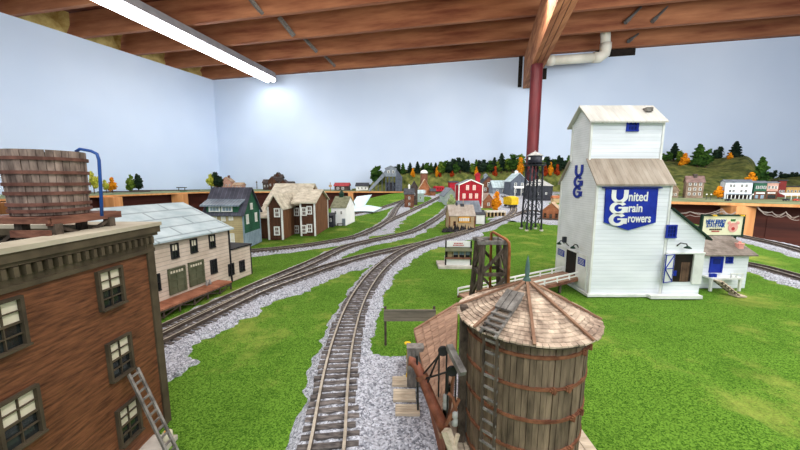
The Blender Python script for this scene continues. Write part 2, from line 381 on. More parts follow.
# ================================================================ ROOM
ZC = DY(400, 63, 48.4).z
P_CORN = G(213, 80, ZC); P_RIGHT = G(800, 36, ZC); P_LEFT = G(0, 12, ZC)
wd = (P_RIGHT - P_CORN); wd.z = 0; wd.normalize()
ld = (P_LEFT - P_CORN); ld.z = 0; ld.normalize()
def wallY(X): return P_CORN.y + (X - P_CORN.x) * wd.y / wd.x
FZ = -11.0
nb = Vector((-wd.y, wd.x, 0)); nl = Vector((ld.y, -ld.x, 0))
if nl.x > 0: nl = -nl
def wallquad(name, a, b, n, z0, z1, mat, th=.6):
    a = Vector((a.x, a.y, z0)); b = Vector((b.x, b.y, z0)); m = MB(); m.ext([a, b, b+n*th, a+n*th], (0, 0, z1-z0)); return struct(m.build(name, mat))
wallquad('wall_back', P_CORN - wd*.6, P_CORN + wd*105, nb, FZ, ZC, m_wall)
wallquad('wall_left', P_CORN, P_CORN + ld*75, nl, FZ, ZC, m_wall)
for i, t in enumerate((17, 42)):       # narrow panel seams on the back wall
    a = P_CORN + wd*t - nb*.02; b = MB(); b.ext([a, a+wd*.06, a+wd*.06+nb*.1, a+nb*.1], (0, 0, ZC-.2)); struct(b.build('trim_%d' % (i+1), SOLID('seam', (176, 186, 204))))
b = MB(); b.box(-60, 85, -22, 75, FZ-.3, FZ); struct(b.build('floor', m_floor))
JH = 2.7
b = MB(); b.box(-52, 85, -22, 66, ZC+JH+.2, ZC+JH+.6); struct(b.build('ceiling', m_sub))
# joists run along the back wall, ends carried on the left wall
JS = 5.5*wd.x
def lwall_at(off):          # where the line parallel to the back wall, off in front of it, meets the left wall
    return P_CORN + ld * (off / abs(ld.dot(nb)))
for i in range(11):
    off = .45 + i*5.42
    a = lwall_at(off) + wd*(-2.2); a.z = ZC+.02
    L = 98
    b = MB(); b.ext([(0,-.22,0),(0,.22,0),(0,.22,JH),(0,-.22,JH)], (L,0,0))
    o = struct(b.build('ceiling_beam', m_joist)); o.location = a; o.rotation_euler = (0, 0, math.atan2(wd.y, wd.x)); o['label'] = 'long reddish timber joist under the ceiling'
    # insulation stuffed above the left wall between joist ends
    a2 = lwall_at(off+.4) - wd*1.6; a3 = lwall_at(off+5.0) - wd*1.6
    b = MB(); n = 8
    vs = []
    for k in range(n+1):
        for j in range(5):
            p = a2 + (a3-a2)*k/n - wd*U(-.5,.35) + wd*(j*.12); vs.append((p.x, p.y, ZC+.02 + j*JH/4))
    b.add(vs, [(k*5+j, (k+1)*5+j, (k+1)*5+j+1, k*5+j+1) for k in range(n) for j in range(4)])
    struct(b.build('ceiling_panel', m_insul, smooth=True))
# cross bridging strips
for i, (u0, v0, u1, v1) in enumerate([(248,-4,263,15),(279,17,294,36),(304,38,317,52),(324,55,335,66),(215,-40,236,-8)]):
    p = G(u1, v1, ZC+.15); q = G(u0, v0, ZC+1.6); q = p - nb*4.9 + Vector((-.8,0,2.1)) if False else q
    b = MB(); b.bar(p, q, .5, .28); struct(b.build('ceiling_trim', m_greywood))
# main girder under the joists and its post
PB = DY(523.5, 86.5, 44.5); zb = PB.z
PBR = Vector((0,0,0)); q = G(579, 0, zb); ql = G(557.7, 0, zb); gd = ray(486, 181); gd.z = 0; gd.normalize()
gn = Vector((gd.y, -gd.x, 0)); wb = (q - ql).dot(gn)
A0 = ql + gd*((wallY(ql.x + gd.x*18) - ql.y)/gd.y - .9)
b = MB()
for k in range(3):
    o0 = gn*(wb*k/3 + .02); b.col = U(.2,.8); s = A0 + o0
    b.ext([s, s+gn*(wb/3-.06), s+gn*(wb/3-.06)-gd*58, s-gd*58], (0,0,ZC+.01-zb))
g = b.build('ceiling_girder_beam', m_beam); struct(g); g['label'] = 'heavy laminated timber girder running toward the back wall'
b = MB(); s = A0 + gn*.1; b.ext([s, s+gn*(wb-.2), s+gn*(wb-.2)-gd*58, s-gd*58], (0,0,.0)); 
b = MB(); b.ext([s+Vector((0,0,.05)), s+gn*(wb-.2)+Vector((0,0,.05)), s+gn*(wb-.2)-gd*57.5+Vector((0,0,.05)), s-gd*57.5+Vector((0,0,.05))], (0,0,1.0)); struct(b.build('ceiling_trim', m_beamdk))
pt = G(537, 65, zb)
b = MB(); b.tube([(pt.x, pt.y, FZ), (pt.x, pt.y, zb)], .62, 24)
o = struct(b.build('support_column', m_post)); o['label'] = 'round dark red steel post under the girder'
# pocket hole and drain pipe behind the girder
p0 = DY(551, 60.5, 41.5); p1 = DY(599, 57.5, 41.0); p2 = DY(605.5, 48, 40.8); p3 = DY(604.5, 30, 40.6)
t = thing('drain_pipe', 'white plastic drain pipe with elbow below the joists', 'pipe', p0)
def rel(o, *ps): return [Vector(p) - o.location for p in ps]
b = MB(); b.tube(rel(t, p0 - Vector((.5,-.03,.03)), p1), .52, 16); b.build('horizontal_pipe', m_pvc, t, True)
b = MB(); m1 = p1 + (p2-p1)*.55 + Vector((.25,0,-.12)); b.tube(rel(t, p1 - Vector((.7,0,0)), p1, m1, p2, p2 + Vector((0,0,.5))), .62, 16); b.build('elbow', m_pvc, t, True)
b = MB(); b.tube(rel(t, p2, p3 + Vector((0,0,1.5))), .52, 16); b.build('vertical_pipe', m_pvc, t, True)
b = MB(); b.tube(rel(t, p0 - Vector((.3,0,.02)), p0 + Vector((.3,0,0))), .6, 16); b.build('coupling', m_pvc, t, True)
for (u, v, w, h) in ((615, 52, 4.6, 1.1), (543, 74, .9, 1.4), (520.3, 71, .5, 4.2)):
    c = DY(u, v, 1); X = c.x; tt = 0
    Yw = P_CORN.y / (1 - (X) * wd.y/wd.x) if False else None
    d = ray(u, v); k = (P_CORN.y - P_CORN.x*wd.y/wd.x) / (d.y - d.x*wd.y/wd.x); c = Vector((d.x*k, d.y*k, H + d.z*k)) - nb*.03
    b = MB(); a = c - wd*w/2 - Vector((0,0,h/2)); b.ext([a, a+wd*w, a+wd*w+nb*.2, a+nb*.2], (0,0,h)); struct(b.build('trim_3', m_dark))  # dark plates painting the shade inside the wall holes
for (u0, v0, u1, v1) in ((626,22,641,7),(653,21,668,6),(612,47,630,32),(629,41,643,30)):
    a = G(u1, v1, ZC+2.0) ; c = G(u0, v0, ZC+.5)
    b = MB(); b.tube([c, a], .14, 8); b.tube([c-(a-c).normalized()*.1, c+(a-c).normalized()*.5], .22, 8)
    tag(b.build('conduit_rod', m_steel), 'thin steel rod slanting between the ceiling joists', 'rod', 'steel rods between the ceiling joists')
# fluorescent fixture
fz = ZC - .9
fa = G(271, 79, fz); fb = G(58, -26, fz); fdir = (fb - fa).normalized(); fn = Vector((fdir.y, -fdir.x, 0))
if fn.x < 0: fn = -fn
def fixture(a, Ln, dr, nm, lab):
    L = thing('ceiling_light', lab, 'light', a); n = Vector((-dr.y, dr.x, 0))
    if n.x < 0: n = -n
    b = MB(); b.ext([-n*.95, n*.95, n*.8+Vector((0,0,.85)), -n*.8+Vector((0,0,.85))], dr*Ln); b.build('housing', m_fix, L)
    for s in (-1, 1):
        b = MB(); b.tube([n*.48*s + dr*.15 + Vector((0,0,-.18)), n*.48*s + dr*(Ln-.15) + Vector((0,0,-.18))], .36, 12); b.build('tube', m_tube, L)
    for e in (0, Ln-.2):
        b = MB(); b.ext([-n*.98 + dr*e + Vector((0,0,-.42)), n*.98 + dr*e + Vector((0,0,-.42)), n*.9 + dr*e + Vector((0,0,.5)), -n*.9 + dr*e + Vector((0,0,.5))], dr*.2); b.build('end_cap', m_fix, L)
    for e in (Ln*.2, Ln*.8):
        b = MB(); b.tube([dr*e + Vector((0,0,.7)), dr*e + Vector((0,0,.92))], .08, 6); b.build('hanger', m_steel, L)
fixture(fa, 34, fdir, 'a', 'long glowing fluorescent tube light hanging under the joists near the left wall')

# ================================================================ GROUND, BENCHES, HILL
LB = [(-3,-9),(12,-8.6),(18,-7.2),(24,-5.2),(38,.3),(41,.6),(60,.6)]
RB = [(-3,13),(8,12.4),(10.8,13.3),(19.4,16.3),(23.5,15.6),(60,16.5)]
def interp(T, y):
    if y <= T[0][0]: return T[0][1]
    for (a, xa), (b_, xb) in zip(T, T[1:]):
        if y <= b_: return xa + (xb-xa)*(y-a)/(b_-a)
    return T[-1][1]
from mathutils import noise
def nz(x, y, s, sd=0): return noise.noise(Vector((x*s, y*s, sd)))
RG = [G(u, v) for u, v in ((560,352),(598,349),(636,353),(670,373),(707,394),(741,420),(779,446),(830,480))]
def ridge(x, y):
    if y > 4.2 or x < .9: return 0
    best = 9; sg = 1
    for a, c in zip(RG, RG[1:]):
        ab = c-a; t_ = max(0, min(1, ((x-a.x)*ab.x+(y-a.y)*ab.y)/(ab.x**2+ab.y**2))); dx, dy = x-a.x-ab.x*t_, y-a.y-ab.y*t_
        d_ = math.hypot(dx, dy)
        if d_ < best: best = d_; sg = 1 if ab.x*dy-ab.y*dx > 0 else -1
    near = sm(.9, 1.5, x)
    return near*(.11*math.exp(-(best/.11)**2) if sg > 0 else .11*math.exp(-(best/.5)**2))
rows = []; y = -2.6
while y < 47.0:
    rows.append(y); y += max(.07, .035*abs(y)) if y > .3 else .25
b = MB(); NX = 150
for j, y in enumerate(rows):
    a, c = interp(LB, y), interp(RB, y)
    for i in range(NX+1):
        x = a + (c-a)*i/NX
        h = ridge(x, y) + nz(x, y, .5)*.02 + nz(x, y, 3, 4)*.012 + nz(x, y, 9, 7)*.008
        b.v.append((x, y, zg(y) + h - .02))
for j in range(len(rows)-1):
    for i in range(NX): b.f.append((j*(NX+1)+i, j*(NX+1)+i+1, (j+1)*(NX+1)+i+1, (j+1)*(NX+1)+i)); b.c.append(.5); b.m.append(0)
stuff(b.build('grass', m_grass, smooth=True), 'bright green flocked grass covering the railway layout', 'grass')
# bench body under the scenery
t = thing('layout_table', 'wooden table carrying the near part of the railway layout', 'table', (0,0,0))
pl = [(interp(LB, y)+.05, y, -.12) for y in (-2.5, 12, 18, 24, 37)] + [(13.6, 37, 0), (13.6, 28, 0)] + [(interp(RB, y)-.05, y, -.12) for y in (23.5, 19.4, 10.8, 8, -2.5)]
b = MB(); b.ext([(x, y, -.55) for x, y, z in pl], (0,0,.42)); b.build('tabletop', m_ply, t)
for (x, y) in ((-7.5,0),(-7.5,11),(0,22),(11,0),(13,12),(-2,10),(1.6,34),(12,30)):
    b = MB(); b.box(x-.4, x+.4, y-.4, y+.4, FZ, -.55); b.build('leg', m_ply, t)
# raised far bench along the left and back walls, and the right one
FL = [G(-60, 207, BZ), G(0, 198.5, BZ), G(95, 195.3, BZ), G(200, 191.6, BZ), G(300, 191.0, BZ), G(404, 191.2, BZ)]
FR = [G(640, 200.3, BZ), G(668, 200.8, BZ), G(735, 202.3, BZ), G(800, 204.0, BZ), G(900, 206.5, BZ)]
def lwallX(Y): return P_CORN.x + (Y - P_CORN.y)*ld.x/ld.y
def bench(name, label, front, back):
    t = thing(name, label, 'table', (0,0,0))
    poly = front + back
    b = MB(); b.ext([(p.x, p.y, BZ-.2) for p in poly], (0,0,.19)); b.build('top_turf', m_benchtop, t)
    b = MB()
    for p, q_ in zip(front, front[1:]):
        b.bar(p+Vector((0,0,-.12)), q_+Vector((0,0,-.12)), .12, .16)
    b.build('edge_strip', m_ply, t)
    b = MB()
    for p, q_ in zip(front, front[1:]):
        n = Vector((-(q_-p).y, (q_-p).x, 0)).normalized()*1.1
        e_ = (q_-p).normalized()*.9; b.bar(p+n-e_+Vector((0,0,-2.5)), q_+n+e_+Vector((0,0,-2.5)), .1, 4.6)
    b.build('back_panel', m_fascia, t)
    return t
backL = [Vector((.6, wallY(.6)-.05, 0)), P_CORN + Vector((.05,-.05,0)), Vector((lwallX(18)+.1, 18, 0))]
tl = bench('far_bench', 'long raised bench with brown panelled front below left and back walls', FL, backL)
backR = [Vector((46, wallY(46)-.05, 0)), Vector((14.5, wallY(14.5)-.05, 0))]
tr = bench('side_bench', 'raised bench with brown panelled front behind the white elevator', FR, backR)
def gusset(tb, u0, u1, vt, front, nm='post'):
    a = G(u0, vt, BZ); c = G(u1, vt, BZ); b = MB(); d = (c-a).normalized(); n = Vector((-d.y, d.x, 0))
    b.ext([a-n*.02+Vector((0,0,-.21)), c-n*.02+Vector((0,0,-.21)), c+n*1.0+Vector((0,0,-.21)), a+n*1.0+Vector((0,0,-.21))], (0,0,-6)); b.build('post', m_ply, tb)
gusset(tr, 737, 757, 202.6, FR)
for (u0, u1, v) in ((-8,7,199.6),(99,113,195.1),(171,182,192.4),(275,279,191.3),(348,353,191.1)): gusset(tl, u0, u1, v, FL)
# wiring below the benches
def wires(par, pts, label, g):
    for k in range(3):
        Q = [DY(u, v + U(-2.5,2.5), Y) for (u, v, Y) in pts]
        P = []
        for a, c in zip(Q, Q[1:]):
            for s in range(6): f = s/6; P.append(a.lerp(c, f) + Vector((0,0,-.2*math.sin(PI*f) + U(-.03,.03))))
        P.append(Q[-1])
        b = MB(); b.tube(P, .02, 5); b.build('cable', m_wire, par)
wires(tr, [(671,210,22.3),(690,213,21.4),(722,211,20.2),(736,213,19.8)], '', '')
wires(tr, [(757,207,19.9),(772,214,19.5),(786,213,19),(799,218,18.4)], '', '')
wires(tl, [(113,205,35.0),(130,207,37),(148,203,39.5),(165,198,41.5)], '', '')
for u, v, Y in ((117,199,35),(184,195.5,41.8)):
    p = DY(u, v, Y); b = MB(); b.box(p.x-.35, p.x+.35, p.y-.2, p.y+.2, p.z-.9, p.z+.6); b.build('terminal_block', SOLID('green_plastic', (20,110,70)), tl)

# hill along the back wall
HP = [(352,189,190),(368,187,190),(378,178,190),(392,170,190),(430,168,190),(470,167,190),(520,167,190),(560,165,190),(610,161,192),(650,159,196),(690,160,197),(720,159,197.5),(746,155.5,198),(753,160,198),(759,172,198),(770,178,197),(800,178,196),(860,180,196)]
def hpv(u):
    for (a, va, fa_), (c, vc_, fc) in zip(HP, HP[1:]):
        if u <= c: f = (u-a)/(c-a); return va+(vc_-va)*f, fa_+(fc-fa_)*f
    return HP[-1][1:]
def onwall(u, v, back):    # point of the view ray at distance 'back' in front of the back wall
    d = ray(u, v); k = (P_CORN.y - P_CORN.x*wd.y/wd.x - back) / (d.y - d.x*wd.y/wd.x); return Vector((d.x*k, d.y*k, H + d.z*k))
def hill_pt(u, s):         # s 0 foot .. 1 crest .. >1 behind crest
    vr, vf = hpv(u); crest = onwall(u, vr, 3.0); foot = G(u, vf, BZ)
    if foot.y > crest.y - 3: foot = Vector((foot.x*(crest.y-3)/foot.y, crest.y-3, BZ))
    if s <= 1:
        p = foot.lerp(crest, s); p.z = (BZ-.1) + (crest.z-BZ+.1)*(sm(0,1,s)*.6 + s*.4); 
    else: p = crest + Vector((crest.x/crest.y*2.6*(s-1)*2, 2.6*(s-1)*2, 0)); 
    return p
b = MB(); us = [352 + (860-352)*i/230 for i in range(231)]; ss = [i/26 for i in range(27)] + [1.15, 1.3, 1.45]
for u in us:
    for s in ss:
        p = hill_pt(u, s); k = min(1, s*3)*min(1, (p.z-BZ)/1.5+.15)
        p.z += k*(nz(p.x, p.y, .35)*.5 + nz(p.x, p.y, 1.3, 3)*.22); b.v.append(tuple(p))
n = len(ss)
for i in range(len(us)-1):
    for j in range(n-1): b.f.append((i*n+j, (i+1)*n+j, (i+1)*n+j+1, i*n+j+1)); b.c.append(.5); b.m.append(0)
o = struct(b.build('hill', m_hill, smooth=True)); o['label'] = 'long wooded green hill in front of the back wall'

# ================================================================ TRACKS
def smooth_path(px, n=5):
    P = [G2(u, v) for u, v in px]; Q = []
    for i in range(len(P)-1):
        p0, p1, p2, p3 = P[max(i-1,0)], P[i], P[i+1], P[min(i+2, len(P)-1)]
        for k in range(12):
            t = k/12; Q.append(.5*((2*p1) + (-p0+p2)*t + (2*p0-5*p1+4*p2-p3)*t*t + (-p0+3*p1-3*p2+p3)*t**3))
    Q.append(P[-1])
    for _ in range(14):
        Q = [Q[0]] + [(Q[i-1]+Q[i]*2+Q[i+1])/4 for i in range(1, len(Q)-1)] + [Q[-1]]
    return Q
def resample(P, st):
    out = [P[0].copy()]; acc = 0
    for a, c in zip(P, P[1:]):
        L = (c-a).length
        if L < 1e-6: continue
        t = st - acc
        while t <= L: out.append(a.lerp(c, t/L)); t += st
        acc = (acc + L) % st if L + acc >= st else acc + L
    return out
def normals(P):
    N = []
    for i in range(len(P)):
        d = P[min(i+1, len(P)-1)] - P[max(i-1, 0)]; d.z = 0; d.normalize(); N.append(Vector((-d.y, d.x, 0)))
    return N
BAL = MB(); GA = .27; tiecnt = [0]
tie_me = None
def ballast(P, wl, wr, zoff):
    Q = resample(P, .05 if P[0].y < 8 or P[-1].y < 8 else .16); Nn = normals(Q); K = 16; b0 = len(BAL.v)
    for i, (p, n_) in enumerate(zip(Q, Nn)):
        el = wl*(1 + .35*nz(p.x, p.y, 1.1, 3) + .18*nz(p.x, p.y, 5, 9) + .09*nz(p.x, p.y, 11, 5)) ; er = wr*(1 + .35*nz(p.x, p.y, 1.1, 13) + .18*nz(p.x, p.y, 5, 19) + .09*nz(p.x, p.y, 11, 15))
        for k in range(K+1):
            s = -er + (el+er)*k/K; q = p + n_*s
            e = min((s+er), (el-s))/.14; h = min(1, e)
            jit = 0 if (Q[0].y > 12) else (U(-.012,.012))
            BAL.v.append((q.x + jit, q.y + jit, zg(q.y) - .035 + h*(.088+zoff) + jit*.9 + nz(q.x,q.y,6,2)*.01))
    for i in range(len(Q)-1):
        for k in range(K): BAL.f.append((b0+i*(K+1)+k, b0+(i+1)*(K+1)+k, b0+(i+1)*(K+1)+k+1, b0+i*(K+1)+k+1)); BAL.c.append(.5); BAL.m.append(0)
def track(px, label, zo=0, wl=.42, wr=.42, st=.105, bal=True, P=None):
    P = P or smooth_path(px)
    if bal: ballast(P, wl, wr, zo)
    t = thing('railway_track', label, 'railway track', (0,0,0), group=None)
    Q = resample(P, st); Nn = normals(Q)
    zt = .035 + zo
    for s in (-1, 1):
        b = MB(); hw = .013
        for (q, n_) in zip(Q, Nn):
            c = q + n_*(s*GA/2); z = zg(c.y) + zt + .03
            a, d_ = c - n_*hw, c + n_*hw
            b.v += [(a.x,a.y,z),(d_.x,d_.y,z),(d_.x,d_.y,z+.05),(a.x,a.y,z+.05)]
        for i in range(len(Q)-1):
            o_ = i*4
            for (k, k2, mi) in ((0,1,1),(1,2,1),(2,3,0),(3,0,1)):
                b.f.append((o_+k, o_+k2, o_+4+k2, o_+4+k)); b.c.append(.5); b.m.append(mi)
        b.build('rail', [m_rail, m_railside], t)
    order = sorted(range(len(Q)), key=lambda i: (Q[i].length if Q[i].y > 1.2 and abs(Q[i].x) < Q[i].y*1.4 else 500))
    near = set(order[:100]); rest = MB()
    for i in order:
        q, n_ = Q[i], Nn[i]; d = Vector((n_.y, -n_.x, 0)); L = .235*U(.94,1.06); w = .03
        z = zg(q.y) + zt - .02
        if i in near: b = MB()
        else: b = rest
        b.col = U(.1,.95); sh = U(-.012,.012)
        a = q + n_*(-L+sh) - d*w; 
        b.ext([(a.x,a.y,z), *[((q + n_*(sx*L+sh) + d*(sy*w)).x, (q + n_*(sx*L+sh) + d*(sy*w)).y, z) for sx, sy in ((1,-1),(1,1),(-1,1))]], (0,0,.05))
        if i in near: b.build('tie', m_tie, t)
    if rest.v: o = rest.build('distant_ties', m_tie, t); o['kind'] = 'stuff'
    return P
T1 = [(318,520),(324,480),(329,448),(332.5,415),(337,380),(344,345),(354,313),(366,290),(382,270),(405,253),(440,240.5),(480,229.5),(505,219.5),(514,211),(510,203),(503,196.5)]
T2 = [(60,394),(110,369),(165,342.5),(215,317),(262,294),(300,280),(335,267.5),(370,257.5),(405,249.5),(440,241.5),(470,233)]
T3 = [(60,388),(115,361),(165,334.5),(215,310),(250,293),(276,281),(303,269.5),(323,260),(350,247.5),(393,238),(417,231),(440,217),(452,204),(459,196)]
T4 = [(232,254.5),(262,252.8),(300,248.5),(335,243),(363,236),(389,222),(412,211),(440,197.5),(447,193.5)]
T5 = [(376,230),(390,220),(395,211),(402,203.5),(412,199)]
T6 = [(330,220),(352,215),(377,210),(395,204),(412,198.5),(430,194)]
T7 = [(503,221),(520,214),(532,211.5),(560,217),(600,229)]
R1 = [(640,218),(690,227),(752,240.5),(776,246),(800,252.5),(850,268),(930,290)]
R2 = [(600,249),(660,254),(700,259),(752,268),(776,274),(800,281),(850,297),(960,332)]
track(T1, 'railway track curving from the bottom of the photo past the water tank', .012, .38, .46)
track(T2, 'railway track below the loading dock merging into the curved main line', .006, .42, .62)
track(T3, 'railway track nearest the loading dock running back to the red building', .0, .4, .42)
track(T4, 'railway track passing in front of the brown house', .006)
track(T5, 'short connecting railway track beside the small brick engine house', .012, .4, .4, .14)
track(T6, 'railway track passing behind the folded blue paper', .0, .45, .45, .14)
track(T7, 'railway track beneath the black water tower', .004, .9, .9, .14)
track(R1, 'railway track at the table edge behind the small office', .0, .6, .55)
track(R2, 'railway track on gravel beside the small office', .004, .5, .5)
def patch(px, zo, st=.1):
    P = [G2(u, v) for u, v in px]; xs = [p.x for p in P]; ys = [p.y for p in P]
    def inside(x, y):
        c = False; j = len(P)-1
        for i in range(len(P)):
            if (P[i].y > y) != (P[j].y > y) and x < (P[j].x-P[i].x)*(y-P[i].y)/(P[j].y-P[i].y)+P[i].x: c = not c
            j = i
        return c
    nx = int((max(xs)-min(xs)+.6)/st)+1; ny = int((max(ys)-min(ys)+.6)/st)+1; b0 = len(BAL.v)
    ok = {}
    for j in range(ny):
        for i in range(nx):
            x = min(xs)-.3+i*st; y = min(ys)-.3+j*st; w = .15*min(1, st*8)
            ins = inside(x + nz(x,y,2.2,5)*w*1.6 + nz(x,y,7,8)*w, y + nz(x,y,2.2,15)*w*1.6 + nz(x,y,7,18)*w)
            ok[i,j] = ins; BAL.v.append((x + U(-.02,.02)*st*8, y + U(-.02,.02)*st*8, zg(y) + (.03 + zo if ins else -.05) + U(-.008,.008)))
    for j in range(ny-1):
        for i in range(nx-1):
            if ok[i,j] or ok[i+1,j] or ok[i,j+1] or ok[i+1,j+1]:
                a = b0+j*nx+i; BAL.f.append((a, a+1, a+nx+1, a+nx)); BAL.c.append(.5); BAL.m.append(0)
patch([(330,362),(372,357),(400,358),(425,352),(470,380),(520,520),(320,520)], .0, .045)
patch([(150,330),(185,342),(196,362),(168,378),(140,392),(90,410),(80,350)], .0, .05)
patch([(392,222),(404,205),(412,203),(402,220),(392,232),(374,236)], 0, .2)
patch([(470,233),(500,222),(512,214),(530,222),(560,225),(575,219),(575,206),(540,203),(500,195),(487,201),(497,212),(490,222)], 0, .2)
patch([(428,196),(445,193),(470,189),(560,190),(575,200),(520,206),(500,198),(470,205),(450,202),(440,202)], .0, .35)
stuff(BAL.build('gravel', m_ballast), 'grey stone ballast and gravel spread under and beside the tracks', 'gravel')
# ================================================================ BROWN CORNER BUILDING (left foreground)
m_frame = M('dark_sash', (58,50,40), (84,74,58), scale=5); m_oldrust = M('dull_hoop', (82,52,44), (122,84,72), scale=12)
BX = -2.14; BY1 = 2.74; BTOP = 1.80
def brown_building():
    x0, y0 = -4.6, .55
    r = thing('corner_building', 'tall red-brown wood-grained building with taupe cornice, rooftop parapet and small sash windows', 'building', (BX, BY1, 0))
    W = MB(TR(-BX, -BY1, 0)); W.box(x0, BX, y0, BY1, 0, BTOP-.1); W.build('wall', m_wbrown, r)
    b = MB(TR(-BX, -BY1, 0))
    for (xa, ya) in ((BX-.03, BY1-.03), (BX-.03, y0+.03)): b.box(xa-.03, xa+.045, ya-.03, ya+.045, 0, BTOP-.1)
    b.each('corner_trim', m_taupe, r)
    b = MB(TR(-BX, -BY1, 0)); z = BTOP
    def ring(b, o, za, zb_, t=.2): 
        b.box(x0-o, BX+o, BY1-t, BY1+o, za, zb_); b.box(BX-t, BX+o, y0-o, BY1-t, za, zb_); b.box(x0-o, BX-t, y0-o, y0+t, za, zb_); b.box(x0-o, x0+t, y0+t, BY1-t, za, zb_)
    ring(b, .02, z-.2, z-.17, .05); ring(b, .012, z-.17, z-.06, .05); ring(b, .04, z-.06, z-.035, .1); ring(b, .055, z-.035, z+.02, .15)
    b.build('cornice', m_taupe, r)
    b = MB(TR(-BX, -BY1, 0)); y = BY1 - .02
    b.box(BX-.02, BX+.015, y0, BY1, z-.13, z-.06); b.box(x0, BX+.015, BY1-.02, BY1+.015, z-.13, z-.06)
    while y > y0: b.box(BX, BX+.05, y-.024, y, z-.12, z-.065); y -= .058
    x = BX - .02
    while x > x0: b.box(x-.024, x, BY1, BY1+.05, z-.12, z-.065); x -= .058
    b.build('bracket_band', m_taupe, r)
    b = MB(TR(-BX, -BY1, 0)); ring(b, .065, z+.02, z+.05, .15); b.build('parapet_cap', m_taupel, r)
    b = MB(TR(-BX, -BY1, 0)); b.box(x0+.05, BX-.05, y0+.05, BY1-.05, z-.12, z-.08); b.build('roof', m_rooftar, r)
    for (uc, vc_, hh) in ((109.5,288,.23),(119,357,.24),(128,421,.245)):
        p = PX(uc, vc_, BX)
        for k in range(3):
            yy = p.y - k*.66; window(r, (0, yy-BY1, p.z), PI/2, .19, hh*1.15, m_frame, m_glassd, 2, 4, .095, proud=.028, shade=m_blind)
    return r
brown_building()
# ladder leaning on it
def ladder(name, label, p, q, w, n, mat, side, rr=.012, group=None, rail='rail'):
    t = thing(name, label, 'ladder', p); P = Vector((0,0,0)); Q = q - p; s = Vector(side).normalized()*w/2
    for k in (-1, 1):
        b = MB(); b.col = U(.2,.8); b.bar(P + s*k, Q + s*k, rr*1.3, rr*2); b.build('side_rail', mat, t)
    for i in range(n):
        c = P.lerp(Q, (i+.5)/n); b = MB(); b.col = U(.2,.9); b.bar(c - s*1.15, c + s*1.15, rr*1.2, rr*1.2); b.build('rung', mat, t)
    return t
p = G(177, 462, .02); q = PX(133, 371, BX+.035)
ladder('wooden_ladder', 'small grey wooden ladder leaning on the red-brown building', p, q, .085, 12, m_greywood, (0,1,.0), .012)
b = MB(TR(0,0,0)); b.box(-2.14, -1.93, .5, 2.55, -.02, .02); tag(b.build('footpath_slab', m_slab), 'grey stone strip along the foot of the red-brown building', 'paving')
p = G(168, 440, .02); t = thing('small_barrel', 'tiny cream bucket beside the foot of the wooden ladder', 'bucket', p)
b = MB(); b.lathe([(.03,0),(.04,.03),(.038,.07),(.03,.08)], n=14); b.build('body', m_blind, t, True); b = MB(); b.lathe([(.022,.08),(.022,.085)], n=12); b.build('lid', m_orsign, t)

# ---------------- wooden tanks
def stave_tank(r, r0, r1, z0, z1, n, mat, bands, mband, bw=.03, bt=.012, name='tub', clamps=None):
    b = MB(); 
    for k in range(n):
        a0 = 2*PI*(k+.04)/n; a1 = 2*PI*(k+.96)/n; j = U(-.006,.006)*r0*2; b.col = U(0,1)
        vs = []
        for (rr, z) in ((r0, z0), (r1, z1)):
            for a in (a0, a1): vs.append(((rr+j)*math.cos(a), (rr+j)*math.sin(a), z))
            for a in (a1, a0): vs.append(((rr*.93)*math.cos(a), (rr*.93)*math.sin(a), z))
        b.add(vs, [(3,2,1,0),(4,5,6,7),(0,1,5,4),(1,2,6,5),(2,3,7,6),(3,0,4,7)])
    b.col = .5; b.lathe([(r0*.94, z0+.01),(r1*.94, z1-.02)], n=32)
    o = b.build(name, mat, r)
    for i, f in enumerate(bands):
        z = z0 + (z1-z0)*f; rr = r0 + (r1-r0)*f + bt*.5
        b = MB(); b.lathe([(rr, z-bw/2),(rr+bt, z-bw/2),(rr+bt, z+bw/2),(rr, z+bw/2)], n=48)
        if clamps:
            a = clamps(i); T = RZ(a)
            for q in (-.05, .05):
                m2 = MB(T @ TR(rr+bt+.008, q, z)); m2.box(-.016,.002,-.018,.018,-.013,.013); m2.box(-.014,.006,-.006,.006,-.02,.02)
                base = len(b.v); b.v += m2.v; b.f += [tuple(base+i_ for i_ in f_) for f_ in m2.f]; b.c += m2.c; b.m += m2.m
            m3 = MB(T); m3.tube([(rr+bt+.002, -.08, z),(rr+bt+.002, .08, z)], .005, 6); base = len(b.v); b.v += m3.v; b.f += [tuple(base+i_ for i_ in f_) for f_ in m3.f]; b.c += m3.c; b.m += m3.m
        b.build('hoop', mband, r)
    return o
TX, TY = -2.50, 2.33
t = thing('rooftop_water_tank', 'grey weathered wooden water tub with rusty hoops on the red-brown roof', 'water tank', (TX, TY, BTOP-.08))
stave_tank(t, .200, .214, .25, .685, 34, m_staveg, (.07,.17,.34,.48,.66,.87), m_oldrust, .022, .008)
b = MB(); b.lathe([(.2,.66),(.2,.67)], n=32); b.build('tank_lid', m_staveg, t)
stand = thing('tank_stand', 'dark braced timber stand with red planks under the rooftop water tub', 'stand', (TX, TY, BTOP-.08))
b = MB()
for k in range(8): b.col = U(.1,.9); x = -.24 + k*.062; b.box(x-.028, x+.028, -.235, .27, .205, .245)
b.build('deck', m_redwood, stand)
b = MB(); b.box(-.28,.235,-.255,-.235,.205,.245); b.box(.2,.235,-.24,.30,.19,.24); b.box(.0,.25,-.275,-.255,.12,.165); b.build('deck_beam', m_redwood, stand)
for (x, y) in ((-.22,-.2),(.22,-.2),(-.22,.2),(.22,.2),(0,-.2),(0,.2)):
    b = MB(); b.box(x-.025, x+.025, y-.025, y+.025, 0, .2); b.build('leg', m_dkwood, stand)
